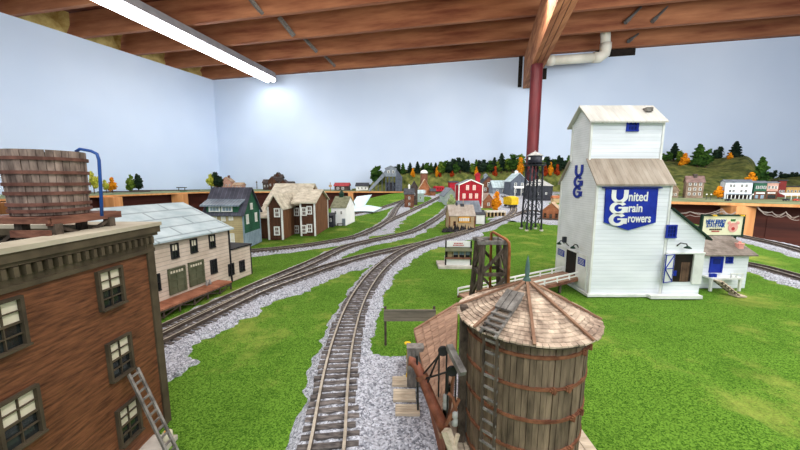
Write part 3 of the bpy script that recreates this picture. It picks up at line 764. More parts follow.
for (a, c) in (((-.22,-.2,.02),(0,-.2,.18)),((0,-.2,.02),(.22,-.2,.18)),((.22,-.2,.02),(.22,.2,.18)),((.22,.2,.02),(.22,-.2,.18))):
    b = MB(); b.bar(a, c, .02, .02); b.build('brace', m_dkwood, stand)
Yp = 2.38; pp = [DY(76, 151.5, Yp), DY(80, 149, Yp), DY(91, 151, Yp), DY(97, 154, Yp), DY(99, 160, Yp), DY(100.5, 185, Yp), DY(102, 216, Yp)]
o = MB(); o.tube(pp, .0105, 10); tag(o.build('blue_pipe', m_bluepipe, None, True), 'bent blue pipe rising beside the rooftop water tub', 'pipe')

# ================================================================ FREIGHT HOUSE with dock
FP = Vector((-3.70, 6.92, 0)); FD = Vector((.236, .972, 0)).normalized(); FYAW = -math.atan2(FD.x, FD.y)
def PL(u, v, off=0):         # hit the front plane of the freight house (pushed out by off): local y and z
    n = Vector((FD.y, -FD.x, 0)); P0 = FP + n*off; d = ray(u, v); t = P0.dot(n)/d.dot(n); q = Vector((d.x*t, d.y*t, H+d.z*t)); return (q-P0).dot(FD), q.z
def freight():
    L = 3.6; d = 1.2
    ez = PL(226, 229.5, .12)[1] + .01; rz = DY(197, 203, 7.35).z
    r = thing('freight_house', 'long cream clapboard freight house with pale blue-grey sheet roof and two olive doors', 'building', FP, FYAW)
    b = MB(); b.ext([(0,0,0),(-2*d,0,0),(-2*d,0,ez),(-d,0,rz-.03),(0,0,ez)], (0,-L,0)); b.build('wall', m_cream, r)
    k = (rz-ez)/d
    b = MB(); b.ext([(.1,.06,ez-.1*k),(-d,.06,rz),(-d,.06,rz+.03),(.1,.06,ez-.1*k+.03)], (0,-L-.2,0))
    b.ext([(-2*d-.1,.06,ez-.1*k),(-d,.06,rz),(-d,.06,rz+.03),(-2*d-.1,.06,ez-.1*k+.03)], (0,-L-.2,0)); b.build('roof', m_metalroof, r)
    b = MB(); b.box(-.015,.018,-.018,.015,0,ez); b.box(0,.018,-L,-.018,ez-.05,ez-.015); b.each('corner_trim', m_trimblk, r)
    for (u, v, h, w_) in ((174.5,251,.23,.13),(193.5,246,.23,.13),(211.8,241.5,.23,.13),(213.5,266.5,.25,.14),(156,283,.26,.12)):
        y, z = PL(u, v); window(r, (0, y, z), PI/2, w_, h, m_trimblk, m_glassd, 2, 2, .2, proud=.02, shade=m_blind if v < 260 else None)
    for (u, v) in ((177,280.5),(196.2,273.5)):
        y, z = PL(u, v); w, h = .29, .44; T = TR(0, y, z) @ RZ(PI/2)
        b = MB(T); b.box(-w/2, w/2, -.012, .003, -h/2, h/2)
        for i in range(3): x = -w/2 + w*i/2; b.box(x-.012, x+.012, -.025, 0, -h/2, h*.3)
        for z_ in (-h/2+.01, -.1, .03, h*.3): b.box(-w/2, w/2, -.024, 0, z_-.01, z_+.01)
        dr = b.build('door', m_olive, r)
        b = MB(T); b.box(-w/2-.025, -w/2, -.035, .003, -h/2, h/2+.025); b.box(w/2, w/2+.025, -.035, .003, -h/2, h/2+.025); b.box(-w/2-.025, w/2+.025, -.035, .003, h/2, h/2+.025); b.build('door_frame', m_olive, dr)
        b = MB(T); n = 5
        for i in range(n): x = -w/2 + .02 + i*(w-.02)/n; b.box(x, x+w/n-.025, -.02, -.013, h*.35, h*.45)
        b.build('transom_pane', m_blind, dr)
    # dock
    y1, dz = PL(232, 281, .36); y0, dz0 = PL(159, 309, .36); dz = .17; yend = y1; dl = 3.3
    dk = thing('loading_dock', 'long red-brown planked loading dock on braced timber legs by freight house', 'dock', FP + Vector((FD.y,-FD.x,0))*.02, FYAW)
    b = MB(); b.box(0, .34, yend-dl, yend, dz-.03, dz); b.build('deck', m_dock, dk)
    n = 12
    for i in range(n):
        y = yend - .02 - i*(dl-.06)/(n-1); b = MB(); b.bar((.32,y,0),(.32,y,dz-.03), .025); b.build('leg', m_dkwood, dk)
        if i < n-1:
            y2 = y - (dl-.06)/(n-1); b = MB(); b.bar((.325,y,.02 if i % 2 else dz-.06),(.325,y2,dz-.06 if i % 2 else .02), .015); b.build('brace', m_dkwood, dk)
    b = MB(); b.box(.325,.34,yend-dl,yend,dz-.06,dz-.03); b.build('edge_beam', m_dkwood, dk)
    for i, (u, v) in enumerate(((206.3,275.5),(209.3,274.5))):
        y, _ = PL(u, v, .1); q = FP + Vector((FD.y,-FD.x,0))*.1 + FD*y; q.z = dz; t = thing('milk_can', ('left', 'right')[i] + ' one of two tiny grey milk cans on the loading dock', 'milk can', q)
        b = MB(); b.lathe([(.025,0),(.027,.055),(.015,.075),(.018,.09)], n=12); b.build('body', m_silver, t, True); b = MB(); b.lathe([(.02,.09),(.02,.1)], n=12); b.build('lid', m_silver, t)
    # annex
    ya, hz1 = PL(226.5, 251.3); yb_, hz2 = PL(250.5, 251.3); aL = yb_ - .02
    an = thing('freight_annex', 'small cream clapboard annex with black edges at the far end of freight house', 'shed', FP + FD*.02, FYAW)
    b = MB(); b.ext([(0,0,0),(-.85,0,0),(-.85,0,hz1),(0,0,hz1)], (0,aL,0)); b.build('wall', m_cream, an)
    b = MB(); b.ext([(.03,0,hz1),(.03,aL+.03,hz1),(.03,aL+.03,hz1+.03),(.03,0,hz1+.03)], (-.9,0,0)); b.build('roof', m_trimblk, an)
    b = MB(); b.box(-.012,.012,aL-.012,aL+.012,0,hz1); b.build('corner_trim', m_trimblk, an)
    for u, v in ((231,269.5),(241.8,266)):
        y, z = PL(u, v); window(an, (0, y-.02, z), PI/2, .14, .22, m_trimblk, m_glassd, 2, 2, .2)
freight()

# ================================================================ TAN AND GREEN HOUSE
GX = -5.08
def green_house():
    Yf = 10.45; w = 1.22; d = 1.25
    e1 = DY(244, 213, Yf).z; pk = DY(253, 188.5, Yf+.55).z
    r = thing('metal_roofed_house', 'tall house with tan side, dark green gable end and dark seamed metal roof', 'house', (GX-w/2, Yf, 0))
    b = MB(); b.ext([(-w/2,0,0),(-w/2,d,0),(-w/2,d,e1),(-w/2,d/2,pk),(-w/2,0,e1)], (w-.01,0,0)); b.build('wall', m_tan, r)
    b = MB(); zl = e1*.42; b.add([(w/2,0,zl),(w/2,d,zl),(w/2,d,e1),(w/2,d/2,pk),(w/2,0,e1)], [(0,1,2,3,4)]); b.build('gable_wall', m_green, r)
    b = MB(); b.add([(w/2,0,0),(w/2,d,0),(w/2,d,zl),(w/2,0,zl)], [(0,1,2,3)]); b.build('lower_wall', m_bluecorr, r)
    b = MB(); q = .02
    for (x, y) in ((w/2,0),(w/2,d),(-w/2,0)): b.box(x-q,x+q,y-q,y+q,0,e1)
    b.box(w/2-.005,w/2+.02,0,d,0,.09); b.each('corner_trim', m_bluecorr, r)
    k = (pk-e1)/(d/2); oh = .08; b = MB()
    for s in (0,1):
        y0 = -oh if s == 0 else d+oh
        b.ext([(-w/2-oh,y0,e1-oh*k),(-w/2-oh,d/2,pk),(-w/2-oh,d/2,pk+.04),(-w/2-oh,y0,e1-oh*k+.04)], (w+2*oh,0,0))
    b.build('roof', m_seam, r)
    # wide dormer with pale seamed roof
    dz0 = DY(215, 208, Yf).z; dz1 = DY(215, 199, Yf).z
    dm = MB(); dm.box(-w/2+.08, w/2-.14, -.03, .5, e1+.03, e1+.27); o = dm.build('dormer', m_green, r)
    dm = MB(); dm.ext([(-w/2-.06,-.16,e1+.22),(-w/2-.06,.5,e1+.46),(-w/2-.06,.5,e1+.5),(-w/2-.06,-.16,e1+.26)], (w+.02,0,0)); dm.build('dormer_roof', m_seaml, o)
    for i in range(2):
        x = -w/2+.34+i*.4; window(o, (x, -.03, e1+.13), 0, .32, .12, m_white, m_bluecorr, 3, 1, .12, name='dormer_window')
    for u, v in ((215,219),(223.5,217.8),(231,216.8),(232.5,238),(208,239)):
        p = DY(u, v, Yf); window(r, (p.x-(GX-w/2), 0, p.z), 0, .11, .19 if v < 230 else .26, m_white, m_blind, 2, 2, .25)
    for (yy, z, h) in ((.28, e1*.80, .27),(.93, e1*.80, .27),(.62, e1+.17, .17)): window(r, (w/2, yy, z), PI/2, .13, h, m_white, m_blind, 2, 2, .25)
    return r
green_house()
# ================================================================ BROWN HOUSE with cream shingle roofs
def brown_house():
    r = thing('brown_board_house', 'large dark brown boarded house with cream shingle roofs and white corner boards', 'house', (-4, 13.5, 0))
    T0 = TR(4, -13.5, 0)
    e = DY(290, 204, 13.3).z; rz = DY(290, 184.5, 14.9).z
    X0, X1, Y0, Y1 = -5.55, -3.95, 13.5, 16.2; ym = 14.85
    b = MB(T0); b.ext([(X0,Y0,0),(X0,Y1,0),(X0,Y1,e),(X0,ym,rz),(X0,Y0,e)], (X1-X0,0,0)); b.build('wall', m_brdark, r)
    b = MB(T0); b.add([(X1+.004,Y0,0),(X1+.004,Y1,0),(X1+.004,Y1,e),(X1+.004,ym,rz-.02),(X1+.004,Y0,e)], [(0,1,2,3,4)]); b.build('gable_wall', m_brlit, r)
    k = (rz-e)/(ym-Y0); oh = .12
    b = MB(T0); b.ext([(X0-.1,Y0-oh,e-oh*k),(X0-.1,ym,rz),(X0-.1,ym,rz+.05),(X0-.1,Y0-oh,e-oh*k+.05)], (X1-X0+.2,0,0)); b.ext([(X0-.1,Y1+oh,e-oh*k),(X0-.1,ym,rz),(X0-.1,ym,rz+.05),(X0-.1,Y1+oh,e-oh*k+.05)], (X1-X0+.2,0,0)); b.build('roof', m_creamsh, r)
    # left front wing with gable toward the tracks
    xa, xb, ya = -4.93, -4.42, 12.1; xm = (xa+xb)/2; e2 = DY(281, 207, 12.1).z; r2 = DY(274, 195.5, 12.1).z
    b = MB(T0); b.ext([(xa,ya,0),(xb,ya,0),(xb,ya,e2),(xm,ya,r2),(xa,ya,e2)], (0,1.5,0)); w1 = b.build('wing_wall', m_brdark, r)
    b = MB(T0); b.add([(xb+.004,ya,0),(xb+.004,13.6,0),(xb+.004,13.6,e2),(xb+.004,ya,e2)], [(0,1,2,3)]); b.build('wing_wall', m_brlit, r)
    k2 = (r2-e2)/((xb-xa)/2); b = MB(T0)
    for s in (-1, 1): b.ext([(xm+s*(.255+.07),ya-.1,e2-.07*k2),(xm,ya-.1,r2),(xm,ya-.1,r2+.05),(xm+s*(.255+.07),ya-.1,e2-.07*k2+.05)], (0,2.4,0))
    b.build('wing_roof', m_creamsh, r)
    # right wing, ridge parallel to the main one
    xc, xd, yc, yd = -3.97, -3.42, 12.95, 15.3; y5 = (yc+yd)/2; e3 = DY(314, 202.5, 12.95).z; r3 = DY(320, 190.5, y5).z
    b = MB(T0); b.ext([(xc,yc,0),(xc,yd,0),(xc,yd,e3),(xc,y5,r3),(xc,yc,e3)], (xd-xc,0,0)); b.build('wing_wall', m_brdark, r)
    b = MB(T0); b.add([(xd+.004,yc,0),(xd+.004,yd,0),(xd+.004,yd,e3),(xd+.004,y5,r3-.02),(xd+.004,yc,e3)], [(0,1,2,3,4)]); b.build('wing_wall', m_brlit, r)
    k3 = (r3-e3)/(y5-yc); b = MB(T0)
    for s, yy in ((-1, yc-.1), (1, yd+.1)): b.ext([(xc-.35,yy,e3-.1*k3),(xc-.35,y5,r3),(xc-.35,y5,r3+.05),(xc-.35,yy,e3-.1*k3+.05)], (xd-xc+.45,0,0))
    b.build('wing_roof', m_creamsh, r)
    b = MB(T0); q = .03
    for (x, y, h) in ((xa,ya,e2),(xb,ya,e2),(xc,yc,e3),(xd,yc,e3),(xd,yd,e3),(X1,Y0,e)): b.box(x-q,x+q,y-q,y+q,0,h)
    b.each('corner_board', m_white, r)
    def W(u, v, Y): p = DY(u, v, Y); window(r, (p.x+4, Y-13.5, p.z), 0, .17, .26, m_white, m_brdark, 2, 2, .28)
    W(277, 212.8, ya); W(277, 231, ya); W(296.6, 212, 13.5); W(296.6, 229.5, 13.5); W(304, 211.6, yc); W(309.3, 210.3, yc); W(304, 229.3, yc); W(309.6, 228.3, yc)
    # small lean-to porch on the left
    a = DY(262, 218, 12.3); b = MB(T0); z = a.z; b.ext([(-5.6,12.2,z),(-5.6,13.3,z+.35),(-5.6,13.3,z+.4),(-5.6,12.2,z+.05)], (.62,0,0)); b.build('porch_roof', m_creamsh, r)
    b = MB(T0); b.box(-5.5,-5.02,12.4,13.5,0,z+.02); b.build('porch_wall', m_brdark, r)
brown_house()
m_fresh = M('fresh_white', (244,246,246), (255,255,255), scale=3)
# ================================================================ SMALL WHITE HOUSE, SHED, PAPER
h1, k, w, h, d, rh = hpx('white_house', 'white house with mossy green-grey roof and green rooftop cupola', 'house', 331.5, 346, 225.5, 207.5, 197.5, 34, m_fresh, M('moss_roof', (112,118,92), (148,150,122), scale=5, brick=('x','z',.14,.06,.7,.2)), axis='x', yaw=-.12,
    wins=[('f',.3,.72,1.6,2.6),('f',.7,.72,1.6,2.6),('l',.5,1.0,2.5,3)], doors=[('f',.85,3,7,m_greyw)])
b = MB(); b.box(-w*.1-.1,-w*.1+.1,d*.5-.1,d*.5+.1,h+rh-.05,h+rh+.16); o = b.build('cupola', m_dkgreen, h1)
b = MB(); b.lathe([(.17,h+rh+.16),(.0,h+rh+.34)], (-w*.1,d*.5,0), n=4); b.build('cupola_roof', m_dkgreen, o)
hpx('dark_lean_shed', 'little black boarded shed at the left side of the white house', 'shed', 328.3, 333.5, 227, 215.5, 213.5, 12, m_blackm, m_dkroof, axis='x', wins=[('f',.5,.6,1.5,3)])
hpx('grey_shack', 'tiny grey shack with dark window right of the white house', 'shed', 347, 352, 221, 213.5, 211.5, 10, m_tan, m_greyroof, axis='x', wins=[('f',.5,.5,1.5,2.5)])
for i, (u, v) in enumerate(((340.5,225.5),(346,223.5))):
    p = G2(u, v); t = thing('bench', ('nearer', 'farther')[i] + ' of two tiny dark benches in front of the white house', 'bench', p)
    b = MB(); b.box(-.16,.16,-.05,.05,.08,.11); b.build('seat', m_dkwood, t)
    for x in (-.13,.13): b = MB(); b.box(x-.02,x+.02,-.05,.05,0,.08); b.build('leg', m_dkwood, t)
def sheet(pts, name, lab, lift=0):
    b = MB(); P = [Vector(p) for p in pts]; n = 10; 
    vs = []
    for i in range(n+1):
        for j in range(n+1):
            s, t_ = i/n, j/n; p = (P[0]*(1-s)+P[1]*s)*(1-t_) + (P[3]*(1-s)+P[2]*s)*t_; p.z += lift*math.sin(PI*s)*.08; vs.append(p)
    b.add(vs, [(i*(n+1)+j, (i+1)*(n+1)+j, (i+1)*(n+1)+j+1, i*(n+1)+j+1) for i in range(n) for j in range(n)])
    o = b.build(name, m_paper, None, True); m = o.modifiers.new('s', 'SOLIDIFY'); m.thickness = .03; return o
Yq = 23.4; p0 = G2(350.5, 211); z0 = zg(p0.y)+.02
o = thing('folded_paper', 'large folded sheet of pale blue paper lying open beyond the white house', 'paper', p0)
A = DY(348.5, 209.5, 22.6); B = DY(363, 208.8, 23.8); Cc = DY(372, 194.5, 24.6); D = DY(357, 196.5, 23.6)
s1 = sheet([A-p0, B-p0, Cc-p0, D-p0], 'upright_half', ''); s1.parent = o
A2 = G2(346, 214); B2 = G2(374, 213.5); C2 = G2(382, 209.5); D2 = G2(360, 206.5)
for q in (A2,B2,C2,D2): q.z += .14
s2 = sheet([A2-p0, B2-p0, C2-p0, D2-p0], 'flat_half', '', .6); s2.parent = o
# ================================================================ GRAIN ELEVATOR
EX0, EX1 = 3.64, 5.0; EY0, EY1 = 6.03, 7.36; TY0, TY1 = 6.36, 7.03
def elevator():
    r = thing('grain_elevator', 'tall white clapboard grain elevator with blue lettering and weathered roofs', 'grain elevator', (EX0, EY0, 0))
    T = TR(-EX0, -EY0, 0)
    zs = DY(598, 181, EY0).z; zt = DY(588, 159, TY0).z - .02; ze = DY(593, 119, TY0).z; zp = DY(583, 107, (TY0+TY1)/2).z
    b = MB(T); b.ext([(EX0,EY0,0),(EX0,EY1,0),(EX0,EY1,zs),(EX0,TY1,zt),(EX0,TY0,zt),(EX0,EY0,zs)], (EX1-EX0,0,0)); b.build('lower_wall', m_eleva, r)
    b = MB(T); ym = (TY0+TY1)/2; b.ext([(EX0,TY0,zt-.1),(EX0,TY1,zt-.1),(EX0,TY1,ze),(EX0,ym,zp),(EX0,TY0,ze)], (EX1-EX0,0,0)); b.build('cupola_wall', m_eleva, r)
    b = MB(T)   # left end clad with finer boards, one flat polygon
    b.add([(EX0-.004,EY0,0),(EX0-.004,EY1,0),(EX0-.004,EY1,zs),(EX0-.004,TY1,zt),(EX0-.004,TY1,ze),(EX0-.004,ym,zp-.02),(EX0-.004,TY0,ze),(EX0-.004,TY0,zt),(EX0-.004,EY0,zs)], [(8,7,6,5,4,3,2,1,0)]); b.build('end_wall', m_elevl, r)
    k = (zt-zs)/(TY0-EY0); oh = .07; b = MB(T)
    b.ext([(EX0-.06,EY0-oh,zs-oh*k),(EX0-.06,TY0+.0,zt),(EX0-.06,TY0,zt+.03),(EX0-.06,EY0-oh,zs-oh*k+.03)], (EX1-EX0+.09,0,0))
    b.build('shoulder_roof', m_elroof, r)
    b = MB(T); b.ext([(EX0-.06,EY1+oh,zs-oh*k),(EX0-.06,TY1,zt),(EX0-.06,TY1,zt+.03),(EX0-.06,EY1+oh,zs-oh*k+.03)], (EX1-EX0+.12,0,0)); b.build('shoulder_roof', m_elroof, r)
    k = (zp-ze)/(ym-TY0); b = MB(T)
    for y, s in ((TY0-.09,1),(TY1+.09,-1)): b.ext([(EX0-.09,y,ze-.09*k),(EX0-.09,ym,zp),(EX0-.09,ym,zp+.03),(EX0-.09,y,ze-.09*k+.03)], (EX1-EX0+.105,0,0))
    b.build('top_roof', m_eltop, r)
    b = MB(T)
    for i in range(17): x = EX0+.03+i*(EX1-EX0-.06)/16; b.box(x-.012,x+.012,TY0-.075,TY0,ze-.035-.04,ze-.03)
    b.build('rafter_tails', m_white, r)
    b = MB(T); c = DY(648, 108.5, (TY0+ym)/2); b.box(c.x-.06,c.x+.06,c.y-.06,c.y+.06,c.z-.06,c.z+.015); b.build('roof_hatch', m_greywood, r)
    b = MB(T); q = .022
    for (x, y, z0_, z1_) in ((EX0,EY0,0,zs),(EX0,EY1,0,zs),(EX1,EY0,0,zs),(EX0,TY0,zt,ze),(EX1,TY0,zt,ze),(EX0,TY1,zt,ze)): b.box(x-q,x+q*.6,y-q,y+q,z0_,z1_)
    b.each('corner_board', m_white, r)
    b = MB(T); b.box(EX0-.05,EX1+.05,EY0-.05,EY1+.05,0,.05); b.build('foundation', m_white, r)
    p = DY(632.3, 125.8, TY0); window(r, (p.x-EX0, TY0-EY0, p.z), 0, .19, .155, m_blue, m_bluedk, 3, 2, .22)
    # hanging shield sign on the front
    def S(u, v): q_ = DY(u, v, EY0-.03); return (q_.x, q_.z)
    P = [S(606,188.5), S(658.3,188.5), S(655,222.5), S(628,230.3), S(604.3,222.5)]
    P = [(P[0][0],P[0][1]),(P[1][0],P[1][1]),(P[2][0]+.01,P[2][1]),(P[3][0],P[3][1]),(P[4][0],P[4][1])]
    b = MB(T); b.ext([(x, EY0-.005, z) for x, z in P], (0,-.03,0)); sg = b.build('sign', m_blue, r)
    b = MB(T); a, c = S(602.8,187.7), S(661.5,187.7); b.box(a[0],c[0],EY0-.06,EY0-.005,a[1]-.012,a[1]+.012); b.build('sign_rail', m_bluedk, sg)
    yy = EY0-.037
    def arc(cx, cz, rx, rz, a0, a1, n=18): return [(cx+rx*math.cos(math.radians(a0+(a1-a0)*i/n)), cz+rz*math.sin(math.radians(a0+(a1-a0)*i/n))) for i in range(n+1)]
    def ugg(T, Wd, Ht, y, m, par):
        """stacked interlocking U, G, G; Wd x Ht overall, centred"""
        b = MB(T); L = Ht/3; v = Wd*.27; hz = L*.24; rx = Wd/2 - v/2
        def sarc(cx, cz, rx_, rz_, a0, a1, n=20):     # broad strokes at the sides, thin ones top and bottom
            P = [math.radians(a0+(a1-a0)*i/n) for i in range(n+1)]
            for p_, q_ in zip(P, P[1:]):
                def pr(t, o): return (cx+(rx_+o*v/2)*math.cos(t), y, cz+(rz_+o*hz/2)*math.sin(t))
                b.ext([pr(p_,-1), pr(q_,-1), pr(q_,1), pr(p_,1)], (0,-.008,0))
        top = Ht/2; z = top - L*.55
        for sx in (-1, 1): b.box(sx*rx-v/2, sx*rx+v/2, y-.008, y, z, top)
        sarc(0, z, rx, L*.45, 180, 360)
        for i in (1, 2):
            cz = top - L*(i+.5) - L*.06; sarc(-Wd*.02, cz, rx*1.06, L*.44, 35, 330, 26)
            b.box(rx*.9-v/2, rx*1.12+v/2, y-.009, y, cz-L*.38, cz+L*.02); b.box(-Wd*.02, Wd*.56, y-.0095, y, cz-L*.04, cz+L*.1)
        return b.build('logo_letters', m, par)
    c = DY(618.7, 207.3, yy); ugg(T @ TR(c.x, 0, c.z), .31, .64, yy, m_white, sg)
    for body, u0, v, hh, u1 in (('nited', 628.4, 197, .215, 647.3), ('rain', 628.2, 208.3, .2, 641.8), ('rowers', 627.6, 218.6, .2, 650.3)):
        a = DY(u0, v, yy); c2 = DY(u1, v, yy); text(body, hh, m_white, sg, (a.x-EX0, yy-EY0-.004, a.z), c2.x-a.x, ext=.003, off=.004, align='LEFT', sz=1.1)
    # end wall emblem in blue, seen along the wall
    a = PX(578.8, 181, EX0); ugg(TR(-.012, a.y-EY0, a.z) @ RZ(-PI/2), .31, .64, 0, m_blue, r)
    # end door: flat dark panel painting the shaded opening, flanking leaves, small blue plaques, lamps
    d0 = PX(566.5, 262, EX0); d1 = PX(577, 268, EX0); zt_ = PX(571.5, 250.5, EX0).z; zb_ = PX(572, 279, EX0).z
    T2 = TR(-EX0, -EY0, 0)
    b = MB(T2); b.box(EX0-.012, EX0+.004, d1.y, d0.y, zb_, zt_); dr = b.build('doorway', m_dark, r)
    b = MB(T2); b.box(EX0-.03,EX0,d1.y-.02,d1.y,zb_,zt_+.02); b.box(EX0-.03,EX0,d0.y,d0.y+.02,zb_,zt_+.02); b.box(EX0-.03,EX0,d1.y-.02,d0.y+.02,zt_,zt_+.02); b.build('door_frame', m_white, dr)
    wdh = (d0.y-d1.y)*.8
    for (ya, yb_) in ((d1.y-.02-wdh, d1.y-.02), (d0.y+.02, d0.y+.02+wdh*1.1)):
        b = MB(T2); b.box(EX0-.022, EX0+.003, ya, yb_, zb_-.06, zt_+.02); lf = b.build('door_leaf', m_white, r)
        b = MB(T2); b.box(EX0-.03, EX0-.022, ya+.05, yb_-.04, zt_-.2, zt_-.06); pq = b.build('plaque', m_blue, lf)
        b = MB(T2)
        for k_ in range(4): b.box(EX0-.034, EX0-.03, ya+.08, yb_-.07, zt_-.09-k_*.028, zt_-.083-k_*.028)
        b.build('plaque_lettering', m_white, pq)
    def goose(p, out, nm='gooseneck_lamp', s=1):
        p = Vector(p); o = Vector(out).normalized()
        b = MB(); b.tube([p, p+o*.05*s+Vector((0,0,.06*s)), p+o*.11*s+Vector((0,0,.07*s)), p+o*.15*s+Vector((0,0,.03*s))], .011*s, 8); lm = b.build(nm, m_blackm, r, True)
        b = MB(); e = p+o*.15*s; b.lathe([(.02*s,.04*s),(.05*s,.0),(.05*s,-.008*s)], tuple(e), 14); b.build('lamp_shade', m_dkgreen, lm, True)
    for u, v in ((562.8,243.5),(577,247.5)): a = PX(u+1.5, v, EX0); goose((a.x-EX0, a.y-EY0, a.z), (-1,-.35,0))
    a = PX(569, 246, EX0); b = MB(); b.bar((-.0,a.y-EY0,a.z),(-.16,a.y-EY0-.1,a.z+.12),.012); b.box(-.2,-.13,a.y-EY0-.14,a.y-EY0-.08,a.z+.1,a.z+.22); b.build('loudspeaker_horn', m_blackm, r)
elevator()
# annex with open door
def annex():
    x0, x1 = EX1+.02, 5.72; y0, y1 = 6.0, 7.3
    z0 = DY(664, 209, y0).z; z1 = DY(701, 237, y0).z
    r = thing('elevator_annex', 'white lean-to shed with sloping dark roof and open blue-braced door beside elevator', 'shed', (x0, y0, 0))
    k = (z0-z1)/(x1-x0)
    b = MB(); b.ext([(0,0,0),(x1-x0,0,0),(x1-x0,0,z1),(0,0,z0)], (0,y1-y0,0)); b.build('wall', m_eleva, r)
    b = MB(); b.ext([(0,-.06,z0),(x1-x0+.08,-.06,z1-.08*k),(x1-x0+.08,-.06,z1-.08*k+.03),(0,-.06,z0+.03)], (0,y1-y0+.12,0)); b.build('roof', m_dkgreen, r)
    def L(u, v): q = DY(u, v, y0); return q.x-x0, q.z
    (ax, az), (bx, bz) = L(673.5, 253.5), L(689.5, 281.5)
    b = MB(); b.box(ax, bx, -.012, .004, bz, az); dw = b.build('doorway', m_dark, r)  # flat dark panel, shade of the open doorway put into its colour
    b = MB(); b.box(ax+.16, bx-.05, -.016, -.011, bz, az*.8); b.build('interior_boards', m_wint, dw)
    b = MB(); b.box(ax+.02,ax+.075,-.03,-.018,bz+.12,bz+.22); b.build('notice', m_blue, dw)
    b = MB(); b.box(ax-.02,ax,-.04,.0,bz,az+.02); b.box(bx,bx+.02,-.04,0,bz,az+.02); b.box(ax-.16,bx+.2,-.045,0,az,az+.025); b.build('door_frame', m_white, dw)
    T = TR(ax, -.03, 0) @ RZ(math.radians(197)); w = .23; hh = az-bz     # left leaf swung open
    b = MB(T); b.box(0, w, -.012, .0, bz, az); lf = b.build('door_leaf', m_white, r)
    b = MB(T)
    for s in (.004, -.012):
        y_ = s
        for (p, q) in (((.01,bz+.01),(w-.01,bz+.01)),((.01,az-.01),(w-.01,az-.01)),((.01,bz),(.01,az)),((w-.01,bz),(w-.01,az)),((.01,(az+bz)/2),(w-.01,(az+bz)/2)),((.01,az-.02),(w-.01,(az+bz)/2)),((.01,bz+.02),(w-.01,(az+bz)/2))): b.bar((p[0],y_,p[1]),(q[0],y_,q[1]),.02,.01)
    b.build('door_brace', m_blue, lf)
    b = MB(); b.box(bx+.02, bx+.19, -.035, -.005, bz-.04, az); lf2 = b.build('door_leaf', m_white, r)
    (wx, wz) = L(671, 231.5); window(r, (wx, 0, wz), 0, .17, .2, m_blue, m_bluedk, 3, 3, .18)
    (gx, gz) = L(678.5, 246); b = MB(); b.tube([(gx-.03,0,gz),(gx-.02,-.06,gz+.07),(gx+.05,-.11,gz+.06),(gx+.07,-.12,gz)], .011, 8); lm = b.build('gooseneck_lamp', m_blackm, r, True)
    b = MB(); b.lathe([(.02,.02),(.06,-.01),(.06,-.02)], (gx+.07,-.12,gz), 14); b.build('lamp_shade', m_dkgreen, lm, True)
    b = MB(); b.box(-.3, x1-x0-.03, -.13, -.01, 0, .06); b.build('step', m_white, r)
annex()
# ramp
def ramp():
    za = PX(577, 277.5, EX0).z; a = Vector((EX0-.02, 6.43, za)); e = Vector((1.15, 5.55, .12))
    a0 = PX(577, 277.5, EX0); y_near = a0.y
    r = thing('entrance_ramp', 'sloping brown plank ramp with white railings up to the elevator doorway', 'ramp', (e.x, e.y, 0))
    a -= Vector((e.x, e.y, 0)); a.y = y_near - .03 + .2 - e.y; e = Vector((0,0,e.z)); d = (a-e); n = Vector((-d.y, d.x, 0)).normalized()*.22
    L = d.length; b = MB(); N = 30
    for i in range(N):
        p = e + d*(i/N); q = e + d*((i+.93)/N); b.col = U(.1,.9); b.ext([p-n, q-n, q+n, p+n], (0,0,.03))
    b.build('deck', m_plank, r)
    b = MB(); b.bar(e-n-Vector((0,0,.02)), a-n-Vector((0,0,.02)), .03, .06); b.bar(e+n-Vector((0,0,.02)), a+n-Vector((0,0,.02)), .03, .06); b.build('side_beam', m_redwood, r)
    for s in (-1, 1):
        b = MB(); up = Vector((0,0,.13)); b.bar(e+n*s*.95+up, a+n*s*.95+up, .022, .028); b.bar(e+n*s*.95+up*.45, a+n*s*.95+up*.45, .016, .02)
        for i in range(9): p = e.lerp(a, i/8)+n*s*.95; b.bar(p, p+up, .024)
        b.build('railing', m_white, r)
    for i in range(1, 5):
        p = e.lerp(a, i/5); b = MB(); b.bar(p-n*.8, Vector((p.x-n.x*.8, p.y-n.y*.8, -.02)), .04); b.bar(p+n*.8, Vector((p.x+n.x*.8, p.y+n.y*.8, -.02)), .04); b.build('post', m_dkwood, r)
ramp()
